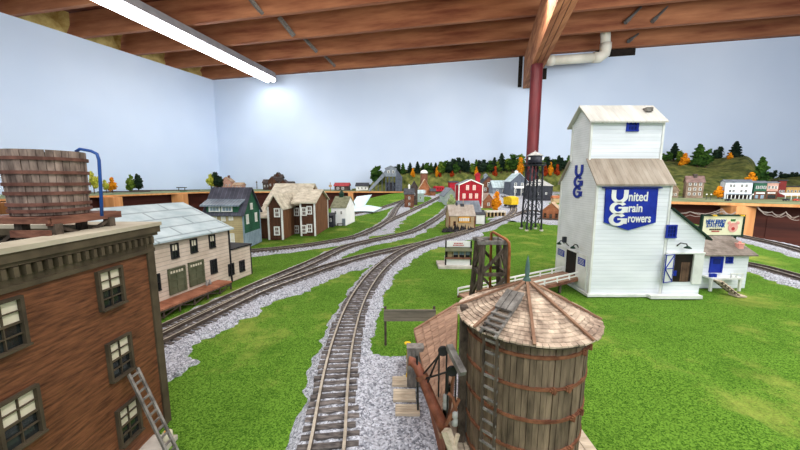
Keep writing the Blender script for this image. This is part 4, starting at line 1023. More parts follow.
# office
def office():
    x0, x1, y0 = 5.96, 7.14, 6.5; ez = DY(730, 254, y0-.1).z; d = 1.0; rz = DY(725, 236.5, y0+.55).z
    r, = (thing('scale_office', 'small white office with grey shingle roof, blue door and front steps', 'office', ((x0+x1)/2, y0, 0)),)
    w = x1-x0; b = MB(); b.ext([(-w/2,0,0),(-w/2,d,0),(-w/2,d,ez),(-w/2,d/2,rz),(-w/2,0,ez)], (w,0,0)); b.build('wall', m_eleva, r)
    k = (rz-ez)/(d/2); b = MB()
    for y in (-.1, d+.1): b.ext([(-w/2-.08,y,ez-.1*k),(-w/2-.08,d/2,rz),(-w/2-.08,d/2,rz+.03),(-w/2-.08,y,ez-.1*k+.03)], (w+.16,0,0))
    b.build('roof', m_greyshingle, r)
    cx = (x0+x1)/2
    def L(u, v): q = DY(u, v, y0); return q.x-cx, q.z
    (ax, az), (bx, bz) = L(711,256.5), L(720,272.5); b = MB(); b.box(ax,bx,-.02,.003,bz,az); b.box(ax-.015,ax+.015,-.03,0,bz,az); b.box(bx-.015,bx+.015,-.03,0,bz,az); b.box(ax,bx,-.03,0,az-.02,az+.015); dr = b.build('door', m_blue, r)
    b = MB(); b.box(ax+.04,bx-.04,-.024,-.019,az-.15,az-.04); b.build('door_pane', m_bluedk, dr)
    (wx, wz) = L(728, 260); window(r, (wx+.02,0,wz), 0, .12, .1, m_blue, m_bluedk, 3, 2, .2)
    (px, pz), (qx, _) = L(702, 275), L(733, 275); b = MB(); b.box(px,qx,-.22,-.0,pz-.03,pz); pf = b.build('porch_platform', m_white, r)
    b = MB()
    for x in (bx+.03, (bx+qx)/2, qx-.02): b.box(x-.01,x+.01,-.21,-.19,pz,pz+.09)
    b.box(bx+.03,qx-.01,-.21,-.19,pz+.075,pz+.095); b.build('porch_railing', m_white, pf)
    b = MB(); b.box(px+.02,px+.07,-.17,-.12,pz,pz+.07); b.box(px+.09,px+.14,-.17,-.12,pz,pz+.07); b.build('porch_bench', m_blue, r)
    for x in (px+.03, qx-.03): b = MB(); b.box(x-.02,x+.02,-.2,-.16,0,pz-.03); b.build('leg', m_white, pf)
    s = thing('porch_steps', 'small weathered brown wooden stairway up to the office porch', 'stairs', (cx+ax-.04, y0-.23, 0))
    a = Vector((-.02, -.0, pz-.03)); e = Vector((.17, -.2, .02)); sd = Vector((.13,.0,0)); n = 6
    for i in range(n): p = a.lerp(e, (i+.4)/n); b = MB(); b.col = U(.2,.8); b.box(p.x-.03,p.x+.05,p.y-.1,p.y+.05,p.z-.012,p.z+.012); b.build('tread', m_cratew, s)
    for q in (-.1,.05): b = MB(); b.bar(a+Vector((0,q,-.02)), e+Vector((0,q,-.01)), .02, .04); b.build('stringer', m_dkwood, s)
    b = MB(); b.box(e.x-.06,e.x+.12,e.y-.12,e.y+.06,.0,.025); b.build('landing', m_cratew, s)
    t = thing('pink_chimney', 'faded pink chimney block at the right end of the office roof', 'chimney', (cx+w/2-.1, y0+.12, ez+.03))
    b = MB(); b.box(-.05,.05,-.04,.04,0,.13); b.box(-.06,.06,-.05,.05,.13,.15); b.build('stack', m_pinkp, t); b = MB(); b.lathe([(.025,.15),(.02,.19)], n=10); b.build('pot', m_pinkp, t)
office()
def billboard():
    Y = 7.65; a = DY(701, 235, Y); c = DY(741, 234, Y); z1 = DY(702, 216, Y).z; w = c.x-a.x; z0 = a.z; cx = (a.x+c.x)/2; cz = (z0+z1)/2; h = z1-z0
    r = thing('billboard', 'cream state fair billboard in dark green frame standing behind the office roof', 'billboard', (cx, Y, 0))
    b = MB(); b.box(-w/2,w/2,0,.03,z0,z1); b.build('panel', m_cream2, r)
    b = MB(); q = .035; b.box(-w/2-q,w/2+q,-.02,.04,z1,z1+q); b.box(-w/2-q,w/2+q,-.02,.04,z0-q,z0); b.box(-w/2-q,-w/2,-.02,.04,z0,z1); b.box(w/2,w/2+q,-.02,.04,z0,z1); b.build('frame', m_dkgreen, r)
    for x in (-w*.42,-w*.14,w*.14,w*.42): b = MB(); b.bar((x,.06,0),(x,.06,z0),.04); b.build('post', m_dkgreen, r)
    for x in (-w*.42,w*.42): b = MB(); b.bar((x,.5,0),(x,.07,z1-.1),.03); b.build('brace', m_dkgreen, r)
    for body, z, sz, m, x, ww in (('NEW JERSEY', cz+h*.2, .13, m_txblue, -w*.17, w*.5), ('STATE FAIR', cz+h*.0, .13, m_txblue, -w*.17, w*.46), ('SEPTEMBER 18 - 25', cz-h*.2, .055, m_txblk, -w*.15, w*.32), ('TRENTON', cz-h*.3, .05, m_txred, -w*.15, w*.2), ('SEE', cz+h*.28, .09, m_txgreen, w*.26, w*.12)):
        if body in ('SEPTEMBER 18 - 25', 'TRENTON', 'SEE'): # too small to read in the photo: plain strips of print
            b = MB(); n = 7 if ww > w*.15 else 3
            for i in range(n): x_ = x-ww/2+ww*i/n; b.box(x_, x_+ww/n*.75, -.006, .0, z-sz*.3, z+sz*.3)
            b.build('fine_print', m, r); continue
        text(body, sz, m, r, (x, -.005, z), ww, ext=.003, off=.004)
    b = MB(); T = TR(w*.27, -.004, cz-h*.1) @ Matrix.Rotation(PI/2, 4, 'X'); b.T = T; b.lathe([(.115,0),(.115,.006)], n=24)
    b.T = T @ TR(-.1,.11,0); b.lathe([(.04,0),(.04,.006)], n=12); b.T = T @ TR(.1,.11,0); b.lathe([(.04,0),(.04,.006)], n=12); pg = b.build('pig_face_picture', m_pinkp, r)
    b = MB(T @ TR(0,-.03,.006)); b.lathe([(.04,0),(.04,.005)], n=16); b.build('pig_snout_picture', m_txred, pg)
    for x in (-w*.3, w*.38):
        b = MB(); b.bar((x,0,z1+.03),(x-.06,-.12,z1+.04),.015); b.lathe([(.03,0),(.045,-.03)], (x-.04,-.13,z1+.04), 10); b.build('spotlight', m_yellow, r)
billboard()
# ================================================================ FOREGROUND WATER TANK AND SHED
def front_tank():
    X, Y = .887, 2.2; rim = 1.264; base = .26; apex = 1.50; r0, r1 = .385, .40
    r = thing('water_tank', 'large round wooden water tank with rusty hoops and conical shingled roof', 'water tank', (X, Y, 0))
    stave_tank(r, r0, r1, base, rim+.02, 68, m_stave, (.06,.26,.47,.68,.88), m_rust, .02, .007, clamps=lambda i: -PI/2 + (.5,.35,.6,.2,.75)[i])
    # shingled cone, laid course by course
    b = MB(); R0 = .478; nc = 17; hgt = apex - rim
    b.col = .4; b.lathe([(R0*.93, rim+.01),(.01, apex-.015)], n=48)
    for c in range(nc):
        ra = R0*(1 - c/nc); rb = R0*(1 - (c+1.25)/nc); rb = max(rb, .003)
        za = rim + hgt*(c/nc); zb_ = rim + hgt*((c+1.25)/nc); n = max(8, int(2*PI*ra/.036)); off = R()
        for k in range(n):
            a0 = 2*PI*(k+off+.03)/n; a1 = 2*PI*(k+off+.97)/n; b.col = U(0,1); th = .008 + U(0,.004); j = U(-.006,.004)
            q = [((ra+j)*math.cos(a0),(ra+j)*math.sin(a0),za+th),((ra+j)*math.cos(a1),(ra+j)*math.sin(a1),za+th),(rb*math.cos(a1),rb*math.sin(a1),min(zb_,apex)+.001),(rb*math.cos(a0),rb*math.sin(a0),min(zb_,apex)+.001)]
            lo = [(x,y,z-th) for x,y,z in q[:2]]
            b.add(q+lo, [(0,1,2,3),(4,5,1,0)])
    b.build('roof', m_shake, r)
    for k in range(8):
        a = -PI/2 - .26 + k*PI/4; b = MB(); ca, sa = math.cos(a), math.sin(a)
        b.bar((R0*1.01*ca, R0*1.01*sa, rim+.018), (.015*ca, .015*sa, apex+.012), .018, .012); b.build('hip_strip', m_hip, r)
    b = MB(); b.lathe([(R0*.97, rim-.015),(R0*.97, rim+.005)], n=48); b.build('eave_board', m_dkwood, r)
    b = MB(); b.lathe([(.022,0),(.03,.02),(.02,.04),(.012,.05),(.017,.09),(.013,.14),(.002,.20)], (0,0,apex-.01), 14); b.build('finial', m_verdi, r, True)
    # ladder on the wall and over the roof, roof hatch
    aL = -PI/2 - .80; ca, sa = math.cos(aL), math.sin(aL); tx, ty = -sa, ca
    def onw(s, z, rr): return (rr*ca + tx*s, rr*sa + ty*s, z)
    for s in (-.045, .045):
        b = MB(); b.col = U(.2,.7); b.bar(onw(s, base-.1, r1+.045), onw(s, rim+.06, r1+.065), .012, .018, (ca,sa,0)); b.build('ladder_rail', m_dkwood, r)
    for i in range(15):
        z = base - .05 + i*.078; b = MB(); b.col = U(.1,.9); b.bar(onw(-.055, z, r1+.055), onw(.055, z, r1+.055), .012, .014); b.build('ladder_rung', m_greywood, r)
    def onr(s, f, up=.02): rr = R0*(1-f); return (rr*ca + tx*s, rr*sa + ty*s, rim + hgt*f + up)
    for s in (-.05, .05): b = MB(); b.bar(onr(s, -.06, .03), onr(s, .62, .03), .014, .016); b.build('roof_ladder_rail', m_greywood, r)
    for i in range(4): b = MB(); b.col = U(.1,.9); f = .0 + i*.085; b.bar(onr(-.06, f, .042), onr(.06, f, .042), .026, .01); b.build('roof_ladder_rung', m_greywood, r)
    b = MB()
    for i in range(3): b.col = U(.2,.9); s = -.042+i*.042; b.bar(onr(s, .33, .05), onr(s, .66, .05), .036, .016)
    b.build('roof_hatch', m_greywood, r)
    return r
front_tank()
t = thing('tank_platform', 'pale planked timber platform under the large water tank', 'platform', (.887, 2.2, 0))
b = MB()
for k in range(12): b.col = U(.1,.9); x = -.50+k*.088; b.box(x, x+.082, -.52, .52, .215, .255)
b.build('deck', m_cratew, t)
for y in (-.42,0,.42): b = MB(); b.box(-.5,.55,y-.04,y+.04,.13,.215); b.build('joist', m_dkwood, t)
for x in (-.42,0,.46):
    for y in (-.42,.42): b = MB(); b.box(x-.05,x+.05,y-.05,y+.05,-.0,.13); b.build('leg', m_dkwood, t)

# shed with planked roof at the left of the tank
def pump_shed():
    e1 = Vector((.095, 3.32, .0)); e0 = Vector((.215, 2.0, .0))
    ze = .42; zr = .66
    E1 = G(414.5, 331, ze); E0 = G(441, 437, ze); R1_ = G(458, 304.5, zr)
    dirv = (E0-E1); dirv.z = 0
    RR0 = Vector((.47, 2.62, zr-.04))
    r = thing('pump_shed', 'low shed with sloping reddish plank roof beside the large water tank', 'shed', (E1.x, E1.y, 0)); o = Vector((E1.x, E1.y, 0))
    E1 -= o; E0 -= o; R1_ -= o; RR0 -= o
    b = MB(); rows = 6; cols = 10; up = Vector((0,0,.012))
    for i in range(rows):
        for j in range(cols):
            s0, s1 = i/rows, (i+1.05)/rows; off = .5*(i % 2)
            t0, t1 = max(0,(j-off)/cols), min(1,(j+1-off)/cols-.006)
            if t1 <= t0: continue
            def q(s, t_): return (E1.lerp(R1_, s)).lerp(E0.lerp(RR0, s), t_)
            b.col = U(0,1); P = [q(s0,t0)+up*1.4, q(s0,t1)+up*1.4, q(min(1,s1),t1)+up*.4, q(min(1,s1),t0)+up*.4]; b.ext(P, (0,0,-.012))
    b.build('roof', m_plank, r)
    b = MB(); ins = (R1_-E1)*.08; a, c, d_, e_ = E1+ins, E0+ins-dirv*.03, RR0-dirv*.03, R1_.copy()
    for (p, q_) in ((a, c), (c, d_), (d_, e_), (e_, a)):
        P = [Vector((p.x,p.y,0)), Vector((q_.x,q_.y,0)), q_-up, p-up]; b.add(P, [(0,1,2,3)])
    b.build('wall', m_brownw, r)
    b = MB(); b.bar(E1+up, R1_+up, .03, .03); b.bar(E1, E0, .02, .03); b.build('roof_edge', m_hip, r)
    return r
pump_shed()
# spout, counterweight rig
def P3(u, v, Y): return DY(u, v, Y)
sp_ = thing('water_spout', 'riveted rust-red water spout hanging from the tank toward the track', 'water spout', P3(430, 405, 2.15)); o = sp_.location
pts = [P3(408.5,361,2.28), P3(412,361.5,2.28), P3(417,366,2.26), P3(422,377,2.23), P3(427,389,2.2), P3(433,404,2.16), P3(440,420,2.12), P3(446,432,2.1)]
b = MB(); b.tube([p-o for p in pts], [.036,.034,.034,.036,.038,.04,.042,.044], 16); b.build('spout_pipe', m_rustpipe, sp_, True)
b = MB(); q = pts[3]-o; n_ = (pts[4]-pts[2]).normalized(); b.tube([q-n_*.014, q+n_*.014], .047, 16); b.build('collar', m_rust, sp_)
b = MB()
for i in range(3, 7):
    for k in range(4):
        p = (pts[i].lerp(pts[i+1], k/4) if i < 7 else pts[i]) - o; dd = (pts[min(i+1,7)]-pts[i]).normalized(); s = dd.cross(Vector((0,1,0))).normalized()
        c = p + Vector((0,-.036,.01)) + s*.01; b.lathe([(.004,-.004),(.005,0),(.002,.004)], tuple(c), 6)
b.build('rivet_line', m_rust, sp_)
pr = thing('pulley_rig', 'black pulleys with chains and grey weights hanging on a grey beam', 'pulley rig', P3(450, 350, 2.05)); o = pr.location
b = MB(); b.bar(P3(449,346,2.1)-o, P3(463,374,1.92)-o, .045, .04); b.build('beam', m_greywood, pr)
for i, (u, v, Y) in enumerate(((443,351,2.1),(452,371,2.0))):
    c = P3(u, v, Y) - o; T = TR(*c) @ Matrix.Rotation(PI/2, 4, 'X')
    b = MB(T); b.lathe([(.012,-.008),(.034,-.01),(.028,0),(.034,.01),(.012,.008)], n=18); b.build('pulley_wheel', m_iron, pr)
    b = MB(); b.bar(c, P3((452,461)[i], (351,371)[i], Y)-o, .014, .02); b.build('bracket', m_iron, pr)
    for s in (-.026,.026):
        e = Vector((c.x+s, c.y, 0)); b = MB(); b.tube([c+Vector((s,0,0)), c+Vector((s,0,-.34+i*.04))], .006, 6); b.build('chain', m_iron, pr)
    w0 = c+Vector((.026,0,-.34+i*.04)); b = MB(); b.lathe([(.004,.02),(.02,.01),(.022,-.03),(.014,-.04),(.022,-.05),(.022,-.09),(.01,-.1)], tuple(w0), 12); b.build('counterweight', m_silver, pr, True)
for (a, c) in (((420,378,2.24),(443,351,2.11)),((421,380,2.24),(450,371,2.02)),((427,384,2.2),(441,350,2.1))): b = MB(); b.tube([P3(*a)-o, P3(*c)-o], .007, 6); b.build('strut_rod', m_iron, pr)
b = MB(); b.tube([P3(417,356,2.25)-o, P3(418,410,2.2)-o], .008, 6); b.build('hanging_rod', m_iron, pr)
t = thing('spout_post', 'tall dark upright timber post against the left side of the tank', 'post', G(462, 440, .25)); o = t.location
a = DY(463, 322, 2.0); b = MB(); b.box(-.035,.015,-.03,.03,0, a.z-.25+.02); b.build('timber', m_dkwood, t); b = MB(); b.box(.02,.05,-.02,.04,0,a.z-.25); b.build('batten', m_greywood, t)
t = thing('valve_bracket', 'rust-coloured valve lever and bracket low on the tank side', 'valve', P3(452, 400, 2.0)); o = t.location
b = MB(); b.tube([P3(448,393,2)-o, P3(453,398,2)-o, P3(456,410,2)-o, P3(452,420,2)-o], .012, 8); b.build('lever', m_rust, t, True)
b = MB(); b.bar(P3(446,425,2)-o, P3(459,399,2)-o, .018); b.build('arm', m_rust, t)
b = MB(); b.bar(P3(446,430,2.0)-o, P3(456,458,1.95)-o, .05, .05); b.bar(P3(458,434,1.98)-o, P3(450,462,1.95)-o, .02, .02); b.build('footing_block', m_cratew, t)
# pale low platforms, box, hydrant post
for i, (v0, v1, u0, u1) in enumerate(((376,386,392.5,416),(388.5,401,393.5,416),(404,415,395.5,420))):
    a = G(u0, v0, .05); c = G(u1, v1, .05); z = .05
    t = thing('planked_platform', ('farthest', 'middle', 'nearest')[i] + ' of three pale plank platforms on gravel left of the shed', 'platform', ((a.x+c.x)/2, (a.y+c.y)/2, .03))
    w = (c.x-a.x)/2; d = abs(c.y-a.y)/2*.92; b = MB()
    for k in range(4): b.col = U(.1,.9); y = -d + 2*d*k/4; b.box(-w, w, y, y+2*d/4-.008, .0, .028)
    b.build('planking', m_cratew, t); b = MB(); b.box(-w,-w+.03,-d,d,-.03,0); b.box(w-.03,w,-d,d,-.03,0); b.build('bearer', m_dkwood, t)
t = thing('equipment_box', 'upright weathered grey timber box beside the shed roof edge', 'box', G(415, 384, .05)); k = .0
a = DY(415, 347, G(415,384,.05).y).z - .05; b = MB()
for i in range(4): b.col = U(0,1); b.box(-.085+i*.043, -.085+i*.043+.04, -.05, .05, 0, a)
b.build('body', m_greywood, t); b = MB(); b.box(-.09,.09,-.055,.055,a,a+.015); b.build('lid', m_greywood, t)
t = thing('yellow_valve_post', 'small yellow valve post with round handwheel on pale base', 'valve post', G(407.5, 378, .04)); p = DY(408, 343, G(407.5,378,.04).y)
hh = p.z-.04; b = MB(); b.lathe([(.018,0),(.018,.05),(.01,.06),(.01,hh*.6),(.016,hh*.62),(.009,hh*.7),(.009,hh)], n=12); b.build('post', m_yellow, t)
b = MB(); b.lathe([(.008,0),(.034,.002),(.036,.012),(.008,.014)], (0,0,hh-.01), 18); b.build('handwheel', m_yellow, t); b = MB(); b.box(-.05,.05,-.04,.04,-.01,.012); b.build('base', m_blind, t)
# blank board sign
def board_sign():
    a = G(385.5, 345, 0); Y = a.y; c = DY(434, 325, Y); zt = DY(386, 309, Y).z; zb_ = DY(386, 320.5, Y).z
    r = thing('blank_sign_board', 'blank grey-brown wooden board sign on two posts in the grass', 'sign', (a.x, Y, 0)); w = c.x-a.x
    b = MB(); b.box(-.02, w+.02, -.025, 0, zb_, zt-.005); b.build('board', m_signgrey, r)
    for x in (.0, w): b = MB(); b.box(x-.015, x+.015, 0, .03, -.01, zt+.03); b.build('post', m_dkwood, r)
board_sign()
# timber trestle tower with copper pipe
def trestle():
    Y = 4.35; base = G(489, 318, 0); 
    cx = DY(491.5, 260, 4.55).x; Yc = 4.6; zt = DY(492, 245, Yc-.2).z
    r = thing('trestle_tower', 'dark braced timber trestle tower standing behind the water tank roof', 'tower', (cx, Yc, 0))
    ht, hb = .16, .235
    L = {}
    for sx in (-1,1):
        for sy in (-1,1):
            b = MB(); b.col = U(.1,.9); p, q = Vector((sx*hb, sy*hb, -.0)), Vector((sx*ht, sy*ht, zt)); L[sx,sy] = (p, q); b.bar(p, q, .06, .06); b.build('leg', m_dkwood, r)
    def pt(k, f): return L[k][0].lerp(L[k][1], f)
    sides = [((-1,-1),(1,-1)),((1,-1),(1,1)),((1,1),(-1,1)),((-1,1),(-1,-1))]
    for (a, c) in sides:
        for f in (.36,.68): b = MB(); b.col = U(.1,.9); b.bar(pt(a,f), pt(c,f), .04, .045); b.build('cross_beam', m_dkwood, r)
        for (f0, f1) in ((.68,.97),(.36,.66),(.04,.34)):
            b = MB(); b.col = U(.1,.9); b.bar(pt(a,f0), pt(c,f1), .03, .04); b.build('brace', m_dkwood, r)
    b = MB(); 
    for (p, q) in (((-.23,-.16),(.21,-.16)),((-.23,.16),(.21,.16)),((-.16,-.2),(-.16,.2)),((.16,-.2),(.16,.2))): b.col = U(.2,.9); b.bar((p[0],p[1],zt+.025),(q[0],q[1],zt+.025),.06,.05)
    b.build('top_frame', m_greywood, r)
    t = thing('copper_pipe', 'bent copper-brown pipe arching over the timber trestle tower', 'pipe', (cx, Yc, 0))
    P = [DY(490,300,Yc+.1), DY(491.3,233,Yc+.1), DY(493,232,Yc), DY(507,240,Yc-.25), DY(509,243,Yc-.25), DY(509.5,250,Yc-.25), DY(508.5,292,Yc-.25)]
    P[0].z = 0; P[-1].z = 0
    o = Vector((cx, Yc, 0)); b = MB(); b.tube([p-o for p in P], .02, 10); b.build('pipe_run', m_copper, t, True)
    b = MB(); b.tube([P[-1]-o, P[-1]-o+Vector((0,0,.25))], .035, 10); b.build('pipe_sleeve', m_copper, t)
trestle()
# refreshment stand on pale slab
def stand():
    a = G2(444, 266); c = G2(474, 268); Y = (a.y+c.y)/2; k = kpx(a); cx = DY(458, 266, Y).x; w = 24.5*k; h = 24*k; d = .35; y = -.02
    s = thing('stand_slab', 'pale concrete slab under the small refreshment stand', 'slab', (cx-.05, Y, 0)); b = MB(); b.box(-w*.72, w*.62, -.13, d+.15, -.02, .05); b.build('slab', m_slab, s)
    r = thing('refreshment_stand', 'small white and dark refreshment stand with sign board on its roof', 'stand', (cx, Y, .05), -.05)
    b = MB(); b.box(-w/2, w/2, 0, d, 0, h*.28); b.build('counter_wall', m_white, r)
    b = MB(); b.box(-w/2+.02, w/2-.02, .04, d, h*.28, h*.72); b.build('wall', m_dark, r)
    b = MB(); b.box(-w/2+.05,-w*.25,.02,.05,h*.3,h*.62); b.box(-w*.22,-w*.19,.02,.05,h*.3,h*.62); b.box(0,.03,.02,.05,h*.3,h*.62); b.box(w*.25,w*.29,.02,.05,h*.3,h*.62); b.build('window_frame', m_tan, r)
    b = MB(); b.box(-w*.19,w*.48,.035,.045,h*.42,h*.6); b.build('pane', m_bluecorr, r)
    b = MB(); b.box(-w/2-.02, w/2+.02, -.05, .03, h*.27, h*.32); b.build('counter', m_redwood, r)
    b = MB(); b.ext([(-w/2-.02,-.12,h*.60),(-w/2-.02,.04,h*.72),(-w/2-.02,.04,h*.76),(-w/2-.02,-.12,h*.64)], (w+.04,0,0)); b.build('awning', m_olive, r)
    b = MB(); b.box(-w/2, w/2, 0, .03, h*.76, h); sb = b.build('sign_board', m_white, r)
    b = MB()
    for (z, n, ww) in ((h*.91, 6, .3), (h*.83, 8, .36)):
        for i in range(n): x = -w*ww/2*1.2 + i*w*ww*1.2/n; b.box(x, x+w*ww/n*.8, -.006, 0, z-h*.022, z+h*.022)
    b.build('sign_lettering', m_txred, sb)
    b = MB(); b.box(-w/2,w/2,.03,d,h*.72,h*.78); b.build('roof', m_slab, r)
    for x in (-w/2, w/2): b = MB(); b.box(x-.018,x+.018,-.02,.02,0,h*1.03); b.build('corner_post', m_iron, r)
    p = G2(438, 262); 
stand()
# ================================================================ TOWN IN THE CENTRE
W2 = lambda f, zs, xs, w, h: [(f, x, z, w, h) for z in zs for x in xs]
rd, k, w, h, d, rh = hpx('red_depot', 'big bright red wooden building with white trim and two rows of white windows', 'building', 458.5, 482, 208, 185, 180, 20, m_red, m_greyroof, axis='y',
    wins=W2('f', (.88,), (.36,.64), 2.4, 4.2) + W2('f', (.52,), (.22,.5,.75), 2.4, 4.2), mf=m_white, mp=m_pinkp, trim=m_white)
b = MB(); b.bar((-w/2-.05,-.07,h-.02),(0,-.07,h+rh),.06,.08); b.bar((w/2+.05,-.07,h-.02),(0,-.07,h+rh),.06,.08); b.box(-w/2,w/2,-.04,.0,0,.1); b.build('gable_trim', m_white, rd)
b = MB(); b.box(w*.24,w*.42,.3,.6,h*.8,h+rh+.35); cu = b.build('cupola', m_red, rd)
b = MB(); b.ext([(w*.2,.25,h+rh+.35),(w*.46,.25,h+rh+.35),(w*.33,.25,h+rh+.55)], (0,.4,0)); b.build('cupola_roof', m_red, cu)
gr, k, w, h, d, rh = hpx('feed_store', 'long white building with blue-grey roof standing just in front of the red building', 'building', 459, 481, 223.5, 213, 202, 30, m_white, m_greyroof, axis='x', wins=W2('r', (.5,), (.3,.7), 2, 4))
hpx('white_lean_shed', 'low white boarded shed with grey roof at the right end of the feed store', 'shed', 475.5, 485, 224, 214.5, 211, 20, m_white, m_dkroof, axis='x', trim=m_dkroof)
ts, k, w, h, d, rh = hpx('tan_workshop', 'small tan workshop with pale beige roof and orange sign on its wall', 'workshop', 449.5, 474.5, 230, 215.5, 206, 26, m_tancon, m_roofbeige, axis='x', wins=[('f',.2,.45,2.2,4)], mf=m_brownw, trim=m_brownw)
b = MB(); b.box(-w*.17,w*.33,-.03,0,h*.52,h*.92); sg = b.build('sign', m_orsign, ts)
b = MB(); 
for i in range(6): x = -w*.13+i*w*.07; b.box(x,x+w*.05,-.04,-.03,h*.62,h*.84)
b.build('sign_lettering', m_white, sg)
b = MB(); b.box(-w*.16,-w*.13,-.04,-.03,h*.56,h*.88); b.box(w*.29,w*.32,-.04,-.03,h*.56,h*.88); b.build('sign_border', m_txblk, sg)
b = MB(); b.box(-w*.18,-w*.12,d*.45,d*.55,h,h+rh+.12); b.box(w*.0,w*.14,d*.4,d*.6,h+rh*.6,h+rh+.06); b.build('ridge_vent', m_dkroof, ts)
b = MB(); b.box(w*.11,w*.13,d*.5,d*.52,h+rh,h+rh+.3); b.build('mast', m_tancon, ts)
p = G2(459, 231.5); b = MB()
for i in range(90):
    x, y = U(-.75,.85), U(-.2,.1); hh = .26*math.cos(x*1.6)*U(.5,1.2); s = U(.03,.06); b.col = R()
    b.add([(x-s,y-s,0),(x+s,y-s,0),(x+s,y+s,0),(x-s,y+s,0),(x+U(-s,s)*.5,y,hh+s)], [(0,1,4),(1,2,4),(2,3,4),(3,0,4)])
o = b.build('scrap_heap', m_coal, None, loc=p); o['kind'] = 'stuff'; o['label'] = 'dark heap of coal and scrap in front of the tan workshop'; o['category'] = 'scrap heap'
hpx('teal_barn', 'pale blue-green gabled barn just left of the red building', 'barn', 444.5, 457.5, 205, 196, 188.5, 40, m_teal, m_greyroof, axis='y', wins=[('f',.3,.6,1.5,2.5)])
hpx('red_shed', 'small bright red shed with dark flat roof behind the teal barn', 'shed', 449.5, 458, 193, 182.5, 181.6, 12, m_red, m_dkroof, axis='x')
hpx('log_cabin', 'dark brown cabin with snow-white roof edges right of the red building', 'cabin', 483, 493.5, 208, 200.5, 193.5, 20, m_brownw, m_roofbeige, axis='y', yaw=.2, wins=[('f',.5,.5,2,2.5)], trim=None)
t = thing('stone_platform', 'low stone loading platform with dark openings in front of the yellow tree', 'platform', G2(496, 217)); k = kpx(t.location)
b = MB(); b.box(-10*k,10*k,0,8*k,4.5*k,6*k); b.build('deck', m_slab, t); b = MB()
for i in range(6): x = (-9.5+i*3.6)*k; b.box(x,x+1*k,.0,8*k,0,4.5*k)
b.build('pier', m_tancon, t); b = MB(); b.box(-9*k,9*k,4*k,7*k,0,4.5*k); b.build('opening_shade', m_dark, t)  # dark panel paints the shade in the openings between the piers
# yellow wagon
def wagon(name, label, cat, u, v, L, hh, yaw, body, group=None):
    p = G2(u, v) if v > 0 else None; t = thing(name, label, cat, p + Vector((0,0,.1)), yaw, group); k = kpx(p); L *= k; hh *= k; w = .55*hh
    b = MB(); b.box(-L/2, L/2, -w, w, hh*.22, hh*.85); b.build('body', body, t)
    b = MB(); b.ext([(-L/2-.02,-w*1.05,hh*.85),(-L/2-.02,0,hh),(-L/2-.02,w*1.05,hh*.85)], (L+.04,0,0)); b.build('roof', body, t)
    b = MB(); b.box(-L*.48,L*.48,-w*.7,w*.7,hh*.12,hh*.22); b.build('underframe', m_blackm, t)
    for s in (-.32,.32):
        b = MB()
        for q in (-.09,.09):
            for y in (-w*.7,w*.7): b.tube([((s+q)*L,y-.02,hh*.1),((s+q)*L,y+.02,hh*.1)], hh*.1, 10)
        b.build('truck_wheels', m_blackm, t)
    b = MB()
    for i in range(3): x = -L*.3+i*L*.3; b.box(x-L*.05,x+L*.05,-w-.015,-w,hh*.45,hh*.7)
    b.build('window', m_orsign if body is m_yellow else m_dark, t); return t
wagon('yellow_wagon', 'bright yellow railway wagon standing on the curved track', 'railway wagon', 510.5, 208, 9, 10.5, .45, m_yellow)
hpx('brick_mill', 'brown brick gabled mill with a small grey roof tower', 'mill', 482, 494.5, 193, 183, 177, 18, m_brick, m_dkroof, axis='y', wins=[('f',.5,.85,2,3.5)]+W2('f',(.35,),(.25,.75),1.8,3))
p = G2(487,193); t = thing('roof_tower', 'small grey louvred tower rising above the brick mill roof', 'tower', p + Vector((0,.9,0))); k = kpx(p)
b = MB(); b.box(-1.7*k,1.7*k,-1.7*k,1.7*k,0,17.5*k); b.build('shaft', m_greyw, t); b = MB(); b.lathe([(3*k,17.5*k),(0,20*k)], n=4); b.build('cap_roof', m_greyroof, t)
hpx('warehouse', 'long grey warehouse with pale sheet roof left of the slate-grey house', 'warehouse', 493, 510, 194, 187.5, 181, 16, m_greyw, m_metalroof, axis='x', wins=W2('f',(.5,),(.25,.6),1.5,2))
gh, k, w, h, d, rh = hpx('slate_house', 'tall slate-grey gabled house with white cupola behind the yellow wagon', 'house', 510, 527, 196, 181.5, 173.5, 20, m_dkgrey, m_metalroof, axis='y', wins=W2('f',(.35,.78),(.3,.68),2,3))
b = MB(); b.box(-1.4*k,1.4*k,d*.4,d*.4+2.8*k,h+rh*.7,h+rh+2*k); cu = b.build('cupola', m_white, gh); b = MB(); b.lathe([(2.2*k,h+rh+2*k),(0,h+rh+3.5*k)], (0,d*.4+1.4*k,0), 4); b.build('cupola_roof', m_metalroof, cu)
b = MB(); b.ext([(-w*.3,-3.2*k,h*.52),(-w*.3,0,h*.62),(-w*.3,0,h*.67),(-w*.3,-3.2*k,h*.57)], (w*.75,0,0)); b.build('porch_roof', m_white, gh)
for x in (-w*.28,w*.08,w*.42): b = MB(); b.bar((x,-3*k,0),(x,-3*k,h*.54), .6*k); b.build('porch_post', m_white, gh)
hpx('black_storehouse', 'square black storehouse with pale hipped roof behind the black water tower', 'storehouse', 531, 552, 201, 186, 179.5, 20, m_blackm, m_silver, axis='hip', wins=W2('f',(.5,),(.3,.7),1.5,2))
dp, k, w, h, d, rh = hpx('brown_depot', 'brown wooden depot with tan shingle roof beside the white elevator', 'depot', 541, 560, 220, 211, 203, 20, m_orangew, m_tanroof, axis='y', yaw=-.55, wins=W2('f',(.5,),(.2,.8),2.5,4)+[('r',.5,.5,2,3)], mf=m_brownw, doors=[('f',.5,2.5,6,m_dkwood)])
b = MB(); b.box(-w*.62,w*.75,-5*k,-.0,0,1.6*k); b.build('platform_deck', m_dkwood, dp)
p = G2(557, 203); t = thing('orange_hut', 'tiny orange-roofed hut just left of the white elevator', 'hut', p); k = kpx(p)
